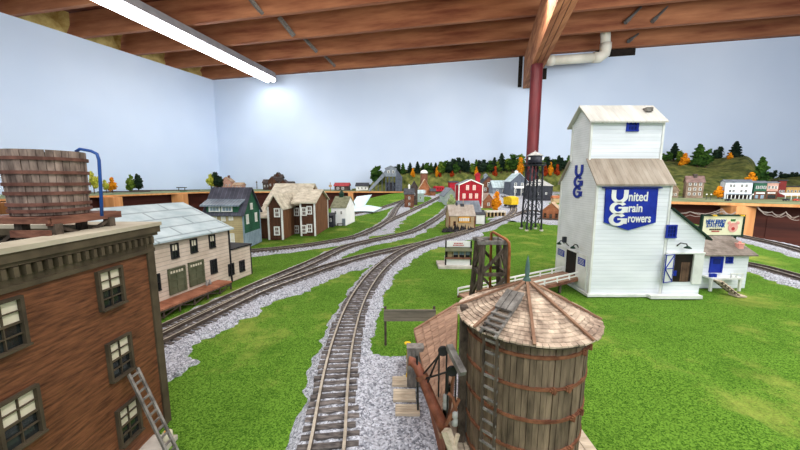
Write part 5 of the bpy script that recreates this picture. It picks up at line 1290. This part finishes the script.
b = MB(); b.box(-4*k,4*k,0,5*k,0,5*k); b.build('wall', m_tancon, t); b = MB(); b.ext([(-4.6*k,-.6*k,4.7*k),(-4.6*k,2.5*k,7.5*k),(-4.6*k,5.6*k,4.7*k)], (9.2*k,0,0)); b.build('roof', m_orangew, t)
# black steel water tower
def water_tower():
    p = G2(531, 229.5); k = kpx(p); t = thing('steel_water_tower', 'tall black steel water tower on braced legs in front of the town', 'water tower', p)
    zt = (229.5-167)*k; hb, ht = 7.2*k, 5.6*k; L = {}
    for sx in (-1,1):
        for sy in (-1,1):
            a, c = Vector((sx*hb, sy*hb, 0)), Vector((sx*ht, sy*ht, zt)); L[sx,sy] = (a, c); b = MB(); b.bar(a, c, 1.35*k); b.build('leg', m_blackm, t)
            b = MB(); b.box(a.x-1.3*k,a.x+1.3*k,a.y-1.3*k,a.y+1.3*k,-.02,1.0*k); b.build('footing', m_slab, t)
    def q(kk, f): return L[kk][0].lerp(L[kk][1], f)
    fs = [0,.25,.5,.75,1]
    for (a, c) in (((-1,-1),(1,-1)),((1,-1),(1,1)),((1,1),(-1,1)),((-1,1),(-1,-1))):
        for f0, f1 in zip(fs, fs[1:]):
            b = MB(); b.bar(q(a,f0), q(c,f1), .45*k); b.bar(q(c,f0), q(a,f1), .45*k)
            if f0: b.bar(q(a,f0), q(c,f0), .8*k)
            b.build('cross_brace', m_blackm, t)
    b = MB(); b.tube([(0,0,0),(0,0,zt)], 1.1*k, 10); b.build('riser_pipe', m_blackm, t)
    b = MB(); b.lathe([(10*k,zt),(10.4*k,zt+.6*k),(10.4*k,zt+1*k),(6*k,zt+1*k)], n=24); pf = b.build('walkway', m_blackm, t)
    b = MB(); 
    for i in range(20): a = 2*PI*i/20; b.bar((10*k*math.cos(a),10*k*math.sin(a),zt+1*k),(10*k*math.cos(a),10*k*math.sin(a),zt+3.2*k),.2*k)
    b.lathe([(9.9*k,zt+3*k),(10.1*k,zt+3*k),(10.1*k,zt+3.3*k),(9.9*k,zt+3.3*k)], n=24); b.build('railing', m_blackm, pf)
    b = MB(); b.lathe([(6.6*k,zt+1*k),(6.6*k,zt+10*k)], n=24); b.build('tank', m_blackm, t, True)
    b = MB(); b.lathe([(7.6*k,zt+9.6*k),(7.6*k,zt+10.1*k),(.6*k,zt+14*k),(.2*k,zt+15*k)], n=24); b.build('roof', m_silver, t)
    for s in (-1,1): b = MB(); b.box(s*6.2*k-1*k,s*6.2*k+1*k,-3.4*k,-2.6*k,zt+6*k,zt+8*k); b.build('white_panel', m_white, t)
water_tower()
# brick engine house with tower, silo, tipple and neighbours
eh, k, w, h, d, rh = hpx('brick_engine_house', 'narrow two-storey brown brick building with charcoal roof beside the track junction', 'building', 404.5, 414, 207.5, 194, 189, 14, m_brick, m_dkroof, axis='x', wins=W2('f',(.25,.7),(.5,),1.6,2.2))
b = MB(); b.tube([(0,d/2,h+rh*.6),(0,d/2,h+rh+3*k)], 1*k, 10); b.lathe([(1.2*k,h+rh+3*k),(0,h+rh+5*k)], (0,d/2,0), 10); b.build('vent_stack', m_white, eh)
hpx('dark_headhouse', 'tall narrow dark brown tower house behind the small brick building', 'building', 411, 417.5, 205, 187, 181.5, 12, m_mansion, m_dkroof, axis='y', wins=W2('f',(.6,),(.5,),1.4,2))
hpx('grey_white_shed', 'small pale grey shed with white front right of the brick building', 'shed', 416.5, 424, 202, 193.5, 190.5, 12, m_teal, m_metalroof, axis='x', wins=W2('f',(.5,),(.5,),1.5,2))
t = thing('round_silo', 'round brick silo with a white dome behind the orange barn', 'silo', G2(424.5, 193) + Vector((0,1.0,0))); k = kpx(t.location)
b = MB(); b.lathe([(3.6*k,0),(3.6*k,19*k)], n=20); b.build('shaft', m_brick, t, True); b = MB(); b.lathe([(3.8*k,19*k),(3.6*k,20.6*k),(2.2*k,22*k),(.1*k,22.6*k)], n=20); b.build('dome', m_white, t, True)
hpx('orange_barn', 'orange-brown gabled barn in front of the round brick silo', 'barn', 419.5, 430, 195.5, 188, 179.5, 12, m_orangew, m_tanroof, axis='y', wins=W2('f',(.5,),(.5,),2,2.5))
wagon('red_boxcar', 'dark red railway boxcar right of the orange barn', 'railway wagon', 438.5, 193.5, 9, 6.5, .35, m_red)
hpx('rust_shed', 'low rust-brown shed standing between the orange barn and the red boxcar', 'shed', 430.5, 435.5, 196, 191, 189, 8, m_brownw, m_dkroof, axis='x')
p = G(381, 191.3, BZ)
def tipple():
    p = G(391, 191.2, BZ); k = kpx(p); t = thing('coal_tipple', 'grey coal tipple with high head house and long sloping conveyor gallery', 'coal tipple', p)
    b = MB(); x0, x1 = -5.6*k, 5.2*k; z0, z1 = 14.5*k, 22.3*k; b.ext([(x0,0,z0),(x1,0,z0),(x1,0,z1),((x0+x1)/2,0,z1+2.5*k),(x0,0,z1)], (0,9*k,0)); b.build('head_house', m_greyw, t)
    b = MB()
    for s in (-1,1): b.ext([((x0+x1)/2+s*6*k,-.5*k,z1-.3*k),((x0+x1)/2,-.5*k,z1+2.5*k),((x0+x1)/2,-.5*k,z1+3*k),((x0+x1)/2+s*6*k,-.5*k,z1+.3*k)], (0,10*k,0))
    b.build('roof', m_greyroof, t)
    for x in (-2.4*k,2.2*k): window(t, (x,0,z0+4.6*k), 0, 1.8*k, 2.2*k, m_white, m_glassd)
    b = MB(); b.ext([(x0,1*k,z0+1*k),(x0,1*k,z0+6*k),(-22.5*k,1*k,2*k),(-22.5*k,1*k,-.0*k),(-21*k,1*k,0)], (0,4*k,0)); b.build('conveyor_gallery', m_greyw, t)
    b = MB(); b.ext([(x1,0,z0+4*k),(x1,0,z1),(x1+6*k,0,z1-8*k),(x1+6*k,0,0),(x1,0,0)], (0,8*k,0)); b.build('side_bin', m_dkgrey, t)
    for x in (x0+.5*k,-2*k,2*k,x1-.5*k):
        for y in (.5*k,8*k): b = MB(); b.bar((x,y,0),(x,y,z0),.8*k); b.build('leg', m_dkgrey, t)
    for x in (-9*k,-13*k,-17*k): b = MB(); b.bar((x,3*k,0),(x,3*k,(z0+4*k)*(1-(x0-x)/(-(-22.5*k)+x0)) ),.6*k); b.build('leg', m_dkgrey, t)
    b = MB(); b.bar((x0,.5*k,1*k),(2*k,.5*k,z0),.5*k); b.bar((x1,.5*k,1*k),(-2*k,.5*k,z0),.5*k); b.build('brace', m_dkgrey, t)
    b = MB(); b.box(x0+1*k,x1-1*k,2.5*k,7*k,0,z0*.6); b.build('hopper', m_blackm, t)
tipple()
hpx('low_white_house', 'low white house with dark roof left of the coal tipple', 'house', 356, 368, 190.5, 186, 183.2, 12, m_white, m_dkroof, axis='x', bench=True, wins=W2('f',(.5,),(.2,.5,.8),1.2,1.8))
hpx('red_roofed_shed', 'dark open shed with red roof on the far bench', 'shed', 334.5, 348.5, 190.5, 185.8, 183.2, 12, m_mansion, M('red_roof', (150,50,56), (180,74,76), scale=3), axis='x', bench=True, wins=W2('f',(.45,),(.25,.6),2,2))
t = thing('signal_mast', 'slim orange and white signal mast on the far bench', 'signal mast', G(330.5, 191, BZ)); k = kpx(t.location)
b = MB(); b.tube([(0,0,0),(0,0,8.5*k)], .35*k, 8); b.build('mast', m_orangew, t); b = MB(); b.box(-1.5*k,1.5*k,-.3*k,.3*k,4*k,6*k); b.build('board', m_tancon, t)
# mansion and pink house on the left bench
def cluster(name, label, u0, u1, vb, mats, blocks, roofm, cat):
    p = G((u0+u1)/2, vb, BZ); k = kpx(p); t = thing(name, label, cat, p)
    for i, (x0, x1, h, rh, y, ax) in enumerate(blocks):
        b = MB(); w = (x1-x0)*k; xm = (x0+x1)/2*k; d = 7*k; y *= k; m = mats[i % len(mats)]
        if ax == 'y': b.ext([(xm-w/2,y,0),(xm+w/2,y,0),(xm+w/2,y,h*k),(xm,y,(h+rh)*k),(xm-w/2,y,h*k)], (0,d,0))
        else: b.ext([(xm-w/2,y,0),(xm-w/2,y+d,0),(xm-w/2,y+d,h*k),(xm-w/2,y+d/2,(h+rh)*k),(xm-w/2,y,h*k)], (w,0,0))
        b.build('wall', m, t)
        b = MB(); o = .6*k; th = .5*k
        if ax == 'y':
            for s in (-1,1): b.ext([(xm+s*(w/2+o),y-o,h*k-o*rh*k/(w/2)),(xm,y-o,(h+rh)*k),(xm,y-o,(h+rh)*k+th),(xm+s*(w/2+o),y-o,h*k+th-o*rh*k/(w/2))], (0,d+2*o,0))
        else:
            for s in (0,1): yy = y-o if s == 0 else y+d+o; z = h*k-o*rh*k/(d/2); b.ext([(xm-w/2-o,yy,z),(xm-w/2-o,y+d/2,(h+rh)*k),(xm-w/2-o,y+d/2,(h+rh)*k+th),(xm-w/2-o,yy,z+th)], (w+2*o,0,0))
        b.build('roof', roofm, t)
        for j in range(max(1, int((x1-x0)/3))): window(t, (xm-w/2+w*(j+.5)/max(1,int((x1-x0)/3)), y, h*k*.55), 0, 1.1*k, 1.8*k, m_white, m_glassd)
    return t, k
cluster('dark_mansion', 'rambling dark timber mansion with many gables on the far left bench', 263, 293, 189.9, [m_mansion, m_brdark], [(-15,-8,7,3,0,'x'),(-9,-1,9,4,-1,'y'),(-5,3,12,3,3,'x'),(2,9,7,3,0,'y'),(8,15,5.5,2.5,1,'x'),(-3,0,15,2,4,'y')], m_mansion, 'mansion')
tk, k = cluster('pink_house', 'pinkish brown house with wide porch roofs on the far left bench', 213, 243, 190, [m_pink], [(-14,-5,4,2,0,'x'),(-6,4,8.5,4,-1,'y'),(3,14,5,2,1,'x')], m_tanroof, 'house')
b = MB(); b.box(-.5*k,1*k,2*k,4*k,9*k,14.5*k); b.build('chimney', m_brick, tk)
t = thing('line_pole', 'thin pole with crossarm between pink house and dark mansion', 'pole', G(257, 189, BZ)); k = kpx(t.location)
b = MB(); b.tube([(0,0,0),(0,0,8*k)], .3*k, 6); b.build('shaft', m_dkwood, t); b = MB(); b.box(-.8*k,.8*k,-.2*k,.2*k,6.3*k,7*k); b.build('crossarm', m_dkwood, t)
t = thing('platform_canopy', 'small dark flat-roofed platform shelter near the left wall', 'shelter', G(182, 191, BZ)); k = kpx(t.location)
b = MB(); b.box(-4*k,4*k,-2*k,2*k,3*k,3.8*k); b.build('roof', m_dkroof, t)
for x in (-3*k,3*k): b = MB(); b.bar((x,0,0),(x,0,3*k),.5*k); b.build('post', m_dkwood, t)
# tracks and rolling stock shapes on the left bench
for i, (u0, u1, v) in enumerate(((98,150,192.4),(130,200,191.0))):
    a, c = G(u0, v, BZ), G(u1, v-.6, BZ); t = thing('bench_track', ('nearer', 'farther')[i] + ' of two thin dark railway tracks on the far left bench', 'railway track', a); 
    d = (c-a); n_ = Vector((-d.y, d.x, 0)).normalized()
    for s in (-.17,.17): b = MB(); b.bar(n_*s+Vector((0,0,.06)), n_*s+d+Vector((0,0,.06)), .06, .12); b.build('rail', m_railside, t)
    b = MB(); N = 60
    for j in range(N): q = d*(j/N); b.bar(q-n_*.3+Vector((0,0,.02)), q+n_*.3+Vector((0,0,.02)), .1, .05)
    b.build('tie_row', m_tie, t)['kind'] = 'stuff'
# ================================================================ BUILDINGS ON THE RIGHT BENCH
hpx('stone_cottage', 'small brown stone cottage with gable just right of the elevator', 'cottage', 669, 678, 197.5, 190, 184.5, 12, m_stone, m_tanroof, axis='y', bench=True, yaw=-.53, wins=W2('f',(.4,),(.3,.7),1.3,2))
bh, k, w, h, d, rh = hpx('stone_hotel', 'tall brown stone building with stepped mauve roof below the hill', 'building', 685, 702.5, 198, 182, 176.5, 12, m_stone, M('mauve_roof', (104,84,80), (140,116,110), scale=3), axis='x', bench=True, yaw=-.53, wins=W2('f',(.25,.55,.85),(.2,.5,.8),1.6,2.4))
b = MB(); b.box(-1.2*k,1.6*k,d*.3,d*.7,h,h+rh+2.4*k); b.build('chimney', m_mansion, bh)
wh, k, w, h, d, rh = hpx('white_hotel', 'large white three-storey hotel with dark windows and grey roof on side bench', 'hotel', 723.5, 750.5, 199, 182.5, 180.2, 16, M('hotel_white', (196,208,218), (222,230,238), scale=3), m_greyroof, axis='x', bench=True, yaw=-.53, wins=W2('f',(.48,.8),(.2,.33,.62,.78),1.9,2.4), mf=m_white)
b = MB(); b.box(-w*.42,w*.5,-2.5*k,0,4.4*k,5.2*k); b.build('porch_roof', m_greyroof, wh)
for i in range(7): x = -w*.4+i*w*.145; b = MB(); b.bar((x,-2.2*k,0),(x,-2.2*k,4.4*k),.5*k); b.build('porch_post', m_white, wh)
b = MB(); b.box(-w*.42,w*.45,-.1*k,.02*k,.2*k,4*k); b.build('shop_front', m_dark, wh)
gs, k, w, h, d, rh = hpx('green_store', 'green and dark red store with shop front beside the white hotel', 'store', 752.5, 765, 199, 183, 181.5, 14, m_green, m_greyroof, axis='x', bench=True, yaw=-.53, wins=W2('f',(.72,),(.25,.55,.85),1.6,2.4))
b = MB(); b.box(-w*.46,w*.46,-.3*k,0,0,7.5*k); sf = b.build('shop_front', m_brick, gs); b = MB(); b.box(-w*.3,w*.4,-.5*k,-.3*k,5.2*k,6.6*k); b.build('sign', m_white, sf); b = MB(); b.box(-w*.35,-w*.1,-.45*k,-.3*k,.5*k,4*k); b.box(w*.1,w*.35,-.45*k,-.3*k,.5*k,4*k); b.build('window', m_bluecorr, sf)
gs, k, w, h, d, rh = hpx('pink_store', 'store with pink upper storey and brown shop front right of green store', 'store', 765.3, 776.5, 199, 183, 182, 14, m_pink, m_greyroof, axis='x', bench=True, yaw=-.53, wins=W2('f',(.72,),(.2,.5,.8),1.6,2.4))
b = MB(); b.box(-w*.5,w*.5,-.3*k,0,0,7.8*k); sf = b.build('shop_front', m_brick, gs); b = MB(); b.box(-w*.4,w*.3,-.5*k,-.3*k,5.4*k,6.6*k); b.build('sign', m_white, sf); b = MB(); b.box(-w*.35,w*.35,-.45*k,-.3*k,.5*k,4*k); b.build('window', m_glassd, sf)
hpx('maroon_building', 'plain maroon block between pink store and yellow building', 'building', 777, 784.5, 197, 181, 180.4, 16, M('maroon', (104,34,32), (130,50,46), scale=3), m_dkroof, axis='flat', bench=True, yaw=-.53, wins=W2('f',(.35,),(.3,.7),1.3,2))
hpx('yellow_building', 'yellow two-storey building with small windows at the right end of street', 'building', 785, 800, 196.5, 187, 186.4, 14, M('ochre', (178,140,80), (204,168,104), scale=3), m_dkroof, axis='flat', bench=True, yaw=-.53, wins=W2('f',(.55,),(.15,.4,.65,.9),1.2,2))
t = thing('station_awning', 'white striped awning roof in front of the yellow building', 'awning', G(792, 199.5, BZ)); k = kpx(t.location)
b = MB(); b.ext([(-10*k,-2*k,4*k),(-10*k,3*k,6*k),(-10*k,3*k,6.5*k),(-10*k,-2*k,4.5*k)], (22*k,0,0)); b.build('canopy', m_white, t)
for x in (-9,-3,3,9): b = MB(); b.bar((x*k,-1.6*k,0),(x*k,-1.6*k,4*k),.4*k); b.build('post', m_white, t)
def car(u, v, col, label, yaw=0):
    p = G(u, v, BZ); k = kpx(p)*.9; t = thing('parked_car', label, 'car', p, yaw)
    b = MB(); b.ext([(-3*k,-1.1*k,.5*k),(3*k,-1.1*k,.5*k),(3*k,-1.1*k,1.4*k),(1.7*k,-1.1*k,1.6*k),(1.1*k,-1.1*k,2.5*k),(-1.2*k,-1.1*k,2.5*k),(-1.9*k,-1.1*k,1.6*k),(-3*k,-1.1*k,1.4*k)], (0,2.2*k,0)); b.build('body', col, t)
    b = MB(); b.ext([(-1.4*k,-1.15*k,1.6*k),(1.3*k,-1.15*k,1.6*k),(.9*k,-1.15*k,2.3*k),(-1*k,-1.15*k,2.3*k)], (0,2.3*k,0)); b.build('side_window', m_glassd, t)
    for x in (-1.8,1.8):
        for y in (-1.15,1.0): b = MB(); b.tube([(x*k,y*k,.5*k),(x*k,(y+.2)*k,.5*k)], .55*k, 10); b.build('wheel', m_blackm, t)
car(796, 201, M('car_orange', (176,64,50), (206,90,70)), 'tiny orange-red car parked at the right end of the street')
car(786, 200.8, M('car_dark', (40,42,48), (60,62,70)), 'tiny dark car parked left of the orange-red car')
car(728, 201, M('car_black', (26,28,32), (44,46,54)), 'tiny black car parked in front of the white hotel')
for i, (u, lab) in enumerate(((706,'left of the two tiny white street lamps near the yellow bush'),(710.5,'right of the two tiny white street lamps near the yellow bush'),(752.2,'tiny street lamp between white hotel and green store'))):
    p = G(u, 200, BZ); k = kpx(p); t = thing('street_lamp', lab, 'street lamp', p); b = MB(); b.tube([(0,0,0),(0,0,5*k)], .2*k, 6); b.build('pole', m_blackm, t); b = MB(); b.lathe([(.2*k,4.8*k),(.7*k,5.3*k),(.6*k,6*k),(.1*k,6.3*k)], n=10); b.build('globe', m_white, t, True)

# ================================================================ TREES (unit height, then scaled copies)
def tree_meshes(kind, seed):
    random.seed(seed); t = MB(); t.tube([(0,0,0),(.01,0,.3),(0,0,.85)], [.035,.028,.008], 6); c = MB()
    n = 420
    blobs = [(0,0,.52,.27)] + [(U(-.19,.19),U(-.19,.19),U(.24,.62),U(.15,.22)) for _ in range(7)] + [(U(-.08,.08),U(-.08,.08),.82,.15)]
    for i in range(n):
        if kind == 'cone':
            z = .12 + .88*(R()**.8); r = .27*(1-z)**.75*1.15 + .015; a = U(0,2*PI); q = U(.55,1)*(1+.25*math.sin(z*40)); p = Vector((r*q*math.cos(a), r*q*math.sin(a), z)); s = .05
        else:
            bx, by, bz, br = random.choice(blobs); v = Vector((random.gauss(0,1),random.gauss(0,1),random.gauss(0,1))).normalized()*br*U(.7,1); p = Vector((bx,by,bz))+v; s = .055
        a = Vector((random.gauss(0,1),random.gauss(0,1),random.gauss(0,1))).normalized(); b_ = a.cross(Vector((random.gauss(0,1),random.gauss(0,1),1))).normalized()
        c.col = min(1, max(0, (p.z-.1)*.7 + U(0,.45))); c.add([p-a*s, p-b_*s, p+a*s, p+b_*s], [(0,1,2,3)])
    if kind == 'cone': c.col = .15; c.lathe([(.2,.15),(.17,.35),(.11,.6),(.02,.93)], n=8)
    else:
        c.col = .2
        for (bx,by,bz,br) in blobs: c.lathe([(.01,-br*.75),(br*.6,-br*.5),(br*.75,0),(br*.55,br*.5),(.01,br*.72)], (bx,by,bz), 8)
    return t, c
protos = {}
def tree(u, v, vt, kind, mat, label, group=None, P=None, wide=1, cat='tree', name=None):
    p = P or G(u, v, BZ); k = kpx(p); hgt = (v-vt)*k
    key = (kind, mat.name)
    if key not in protos:
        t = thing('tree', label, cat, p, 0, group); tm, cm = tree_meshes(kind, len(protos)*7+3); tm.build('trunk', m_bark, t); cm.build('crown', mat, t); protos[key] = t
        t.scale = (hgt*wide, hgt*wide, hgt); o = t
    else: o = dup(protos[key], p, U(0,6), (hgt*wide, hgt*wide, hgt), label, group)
    if name: o.name = name
    if not group and 'group' in o: del o['group']
    return o
def crest(u, dv=0, s=.93):
    p = hill_pt(u, s); return p
def htree(u, vt, kind, mat, label, group=None, s=.93, wide=1):
    p = hill_pt(u, s); p.z -= .1
    # pixel row of the foot on the hillside
    Z = p.z - H; f = p.y*cp - Z*sp; vb = 225 - F*(p.y*sp + Z*cp)/f
    return tree(u, vb, vt, kind, mat, label, group, P=p, wide=wide)
GL = 'green trees along the wooded ridge'
gl = {m_ldk.name: 'dark green', m_lg.name: 'green', m_lmid.name: 'light green'}
ridge = [(377,165,'round',m_lg,.8),(390,166.5,'cone',m_lg,.9),(427,162,'round',m_lg,.9),(435.5,163,'cone',m_ldk,.9),(448,162,'cone',m_ldk,.9),(456,161,'round',m_lg,.9),(468,161,'cone',m_ldk,.9),(476,160,'cone',m_lg,.9),(494,158,'cone',m_ldk,.9),(497,161,'round',m_lmid,.9),(544.5,158,'cone',m_lg,.9),(558,156,'cone',m_ldk,.9),(397.5,164,'round',m_ldk,.9),(403,163.5,'cone',m_lg,.9),(410,163,'cone',m_ldk,.92),(417.5,162,'cone',m_ldk,.9),(423,163.5,'cone',m_ldk,.95),(431,163,'cone',m_lg,.9),(441,161,'round',m_lmid,.9),(445,160,'round',m_lg,.97),(452,158.5,'round',m_ldk,.9),(460,157.5,'round',m_ldk,.93),(463,158.5,'cone',m_ldk,.97),(472,163,'round',m_lmid,.9),(480,160,'round',m_ldk,.9),(485,159.5,'round',m_ldk,.96),(490,160,'round',m_lg,.9),(501,154,'cone',m_ldk,.92),(507,158,'round',m_lmid,.95),(512.5,153.5,'round',m_lg,.9),(520,154,'round',m_lmid,.95),(541,160,'round',m_lmid,.9),(548,156.5,'round',m_ldk,.92),(554,158.5,'round',m_lg,.95),(562,157.5,'round',m_ldk,.93),(568,156,'cone',m_lg,.9)]
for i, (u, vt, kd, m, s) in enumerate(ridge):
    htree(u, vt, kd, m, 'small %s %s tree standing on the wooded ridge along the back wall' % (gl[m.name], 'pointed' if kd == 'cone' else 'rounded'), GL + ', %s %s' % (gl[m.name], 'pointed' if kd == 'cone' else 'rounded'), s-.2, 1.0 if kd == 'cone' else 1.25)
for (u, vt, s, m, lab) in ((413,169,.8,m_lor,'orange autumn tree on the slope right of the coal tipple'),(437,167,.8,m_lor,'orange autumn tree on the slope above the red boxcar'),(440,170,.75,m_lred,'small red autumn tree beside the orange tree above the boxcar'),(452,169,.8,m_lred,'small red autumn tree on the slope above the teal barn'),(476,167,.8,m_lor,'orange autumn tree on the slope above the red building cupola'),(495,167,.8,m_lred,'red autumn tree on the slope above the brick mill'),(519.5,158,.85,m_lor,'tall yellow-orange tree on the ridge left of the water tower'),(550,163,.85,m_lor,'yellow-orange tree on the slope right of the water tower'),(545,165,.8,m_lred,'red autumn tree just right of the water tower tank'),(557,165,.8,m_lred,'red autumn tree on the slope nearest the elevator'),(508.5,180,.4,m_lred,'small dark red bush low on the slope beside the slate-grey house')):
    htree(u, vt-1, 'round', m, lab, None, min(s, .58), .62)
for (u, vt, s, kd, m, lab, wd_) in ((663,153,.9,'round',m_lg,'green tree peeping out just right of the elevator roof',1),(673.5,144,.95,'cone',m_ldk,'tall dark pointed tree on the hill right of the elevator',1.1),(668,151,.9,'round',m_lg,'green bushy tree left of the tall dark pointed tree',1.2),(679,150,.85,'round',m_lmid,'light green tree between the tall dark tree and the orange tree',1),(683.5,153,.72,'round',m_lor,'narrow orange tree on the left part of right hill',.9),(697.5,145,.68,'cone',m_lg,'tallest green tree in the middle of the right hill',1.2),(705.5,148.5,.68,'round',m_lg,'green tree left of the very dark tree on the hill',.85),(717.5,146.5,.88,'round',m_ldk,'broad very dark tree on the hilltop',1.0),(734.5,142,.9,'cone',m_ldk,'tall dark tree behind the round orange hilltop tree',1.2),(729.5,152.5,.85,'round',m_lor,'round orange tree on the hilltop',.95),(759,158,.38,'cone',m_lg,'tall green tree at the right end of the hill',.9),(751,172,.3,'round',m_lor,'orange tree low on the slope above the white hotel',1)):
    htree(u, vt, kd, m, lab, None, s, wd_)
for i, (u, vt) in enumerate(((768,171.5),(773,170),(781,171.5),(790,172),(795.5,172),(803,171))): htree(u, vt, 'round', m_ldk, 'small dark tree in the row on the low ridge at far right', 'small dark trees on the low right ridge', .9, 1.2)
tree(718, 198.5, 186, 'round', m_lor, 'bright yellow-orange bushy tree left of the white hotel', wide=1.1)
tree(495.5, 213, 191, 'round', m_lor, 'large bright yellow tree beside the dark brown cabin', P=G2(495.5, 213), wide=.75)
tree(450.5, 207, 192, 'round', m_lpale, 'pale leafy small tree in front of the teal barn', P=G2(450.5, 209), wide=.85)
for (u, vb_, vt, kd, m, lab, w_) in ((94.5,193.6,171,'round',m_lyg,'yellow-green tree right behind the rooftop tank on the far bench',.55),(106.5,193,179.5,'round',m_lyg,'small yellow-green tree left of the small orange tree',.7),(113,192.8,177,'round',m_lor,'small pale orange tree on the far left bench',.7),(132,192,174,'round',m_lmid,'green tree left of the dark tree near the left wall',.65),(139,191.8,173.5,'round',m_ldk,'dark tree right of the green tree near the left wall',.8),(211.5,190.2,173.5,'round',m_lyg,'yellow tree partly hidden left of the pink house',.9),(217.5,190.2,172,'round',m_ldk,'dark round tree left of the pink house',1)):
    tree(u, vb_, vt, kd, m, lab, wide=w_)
random.seed(5)
tuft = None
# ================================================================ LIGHT AND CAMERA
w = bpy.data.worlds.new('room_light'); bpy.context.scene.world = w; w.use_nodes = True
w.node_tree.nodes['Background'].inputs[0].default_value = (.9,.95,1,1); w.node_tree.nodes['Background'].inputs[1].default_value = .9
def area(p, tgt, sx, sy, e, col=(1,.98,.95)):  # serves the room's other fluorescents and the added fill lights
    l = bpy.data.lights.new('fluorescent_or_fill', 'AREA'); l.shape = 'RECTANGLE'; l.size = sx; l.size_y = sy; l.energy = e; l.color = col
    o = bpy.data.objects.new('fluorescent_or_fill', l); C.objects.link(o); o.location = p
    o.rotation_euler = (Vector(tgt) - Vector(p)).to_track_quat('-Z', 'Y').to_euler(); return o
area((9, 2, 16.5), (9, 2.5, 0), 3, 14, 3000)
area((-8, -2, 16.5), (-7.5, 0, 0), 3, 14, 1500)
area((10, 27, 16.5), (10.5, 30, 0), 14, 3, 3600)
area((-12, 30, 16.5), (-12, 31, 0), 3, 14, 3200)
area((26, 8, 16.5), (26, 9.5, 0), 3, 14, 3200)
area((4, 8, 9), (4, 20, 20), 34, 8, 4600, (1,.93,.84))  # added warm fill aimed upward to brighten the joists
area((-14, 14, 10), (-14, 24, 19), 12, 8, 1500, (1,.92,.82))  # second added warm fill, lifts the ceiling at the left
area((24, 4, 9), (24, 26, 13), 22, 7, 5200, (.92,.96,1))  # added wall wash brightening the right part of the back wall
area((3, -9, 12), (5, 7, 1), 12, 5, 1500, (.96,.98,1))  # added front fill from behind the camera, brightens the elevator
cam = bpy.data.cameras.new('camera'); cam.sensor_width = 36; cam.sensor_fit = 'HORIZONTAL'; cam.lens = F/800*36; cam.clip_start = .02; cam.clip_end = 500
co = bpy.data.objects.new('camera', cam); C.objects.link(co); co.location = (0, 0, H); co.rotation_euler = (PI/2 - PT, 0, 0)
bpy.context.scene.camera = co
vs = bpy.context.scene.view_settings; vs.view_transform = 'Standard'; vs.look = 'None'; vs.exposure = 0; vs.gamma = 1
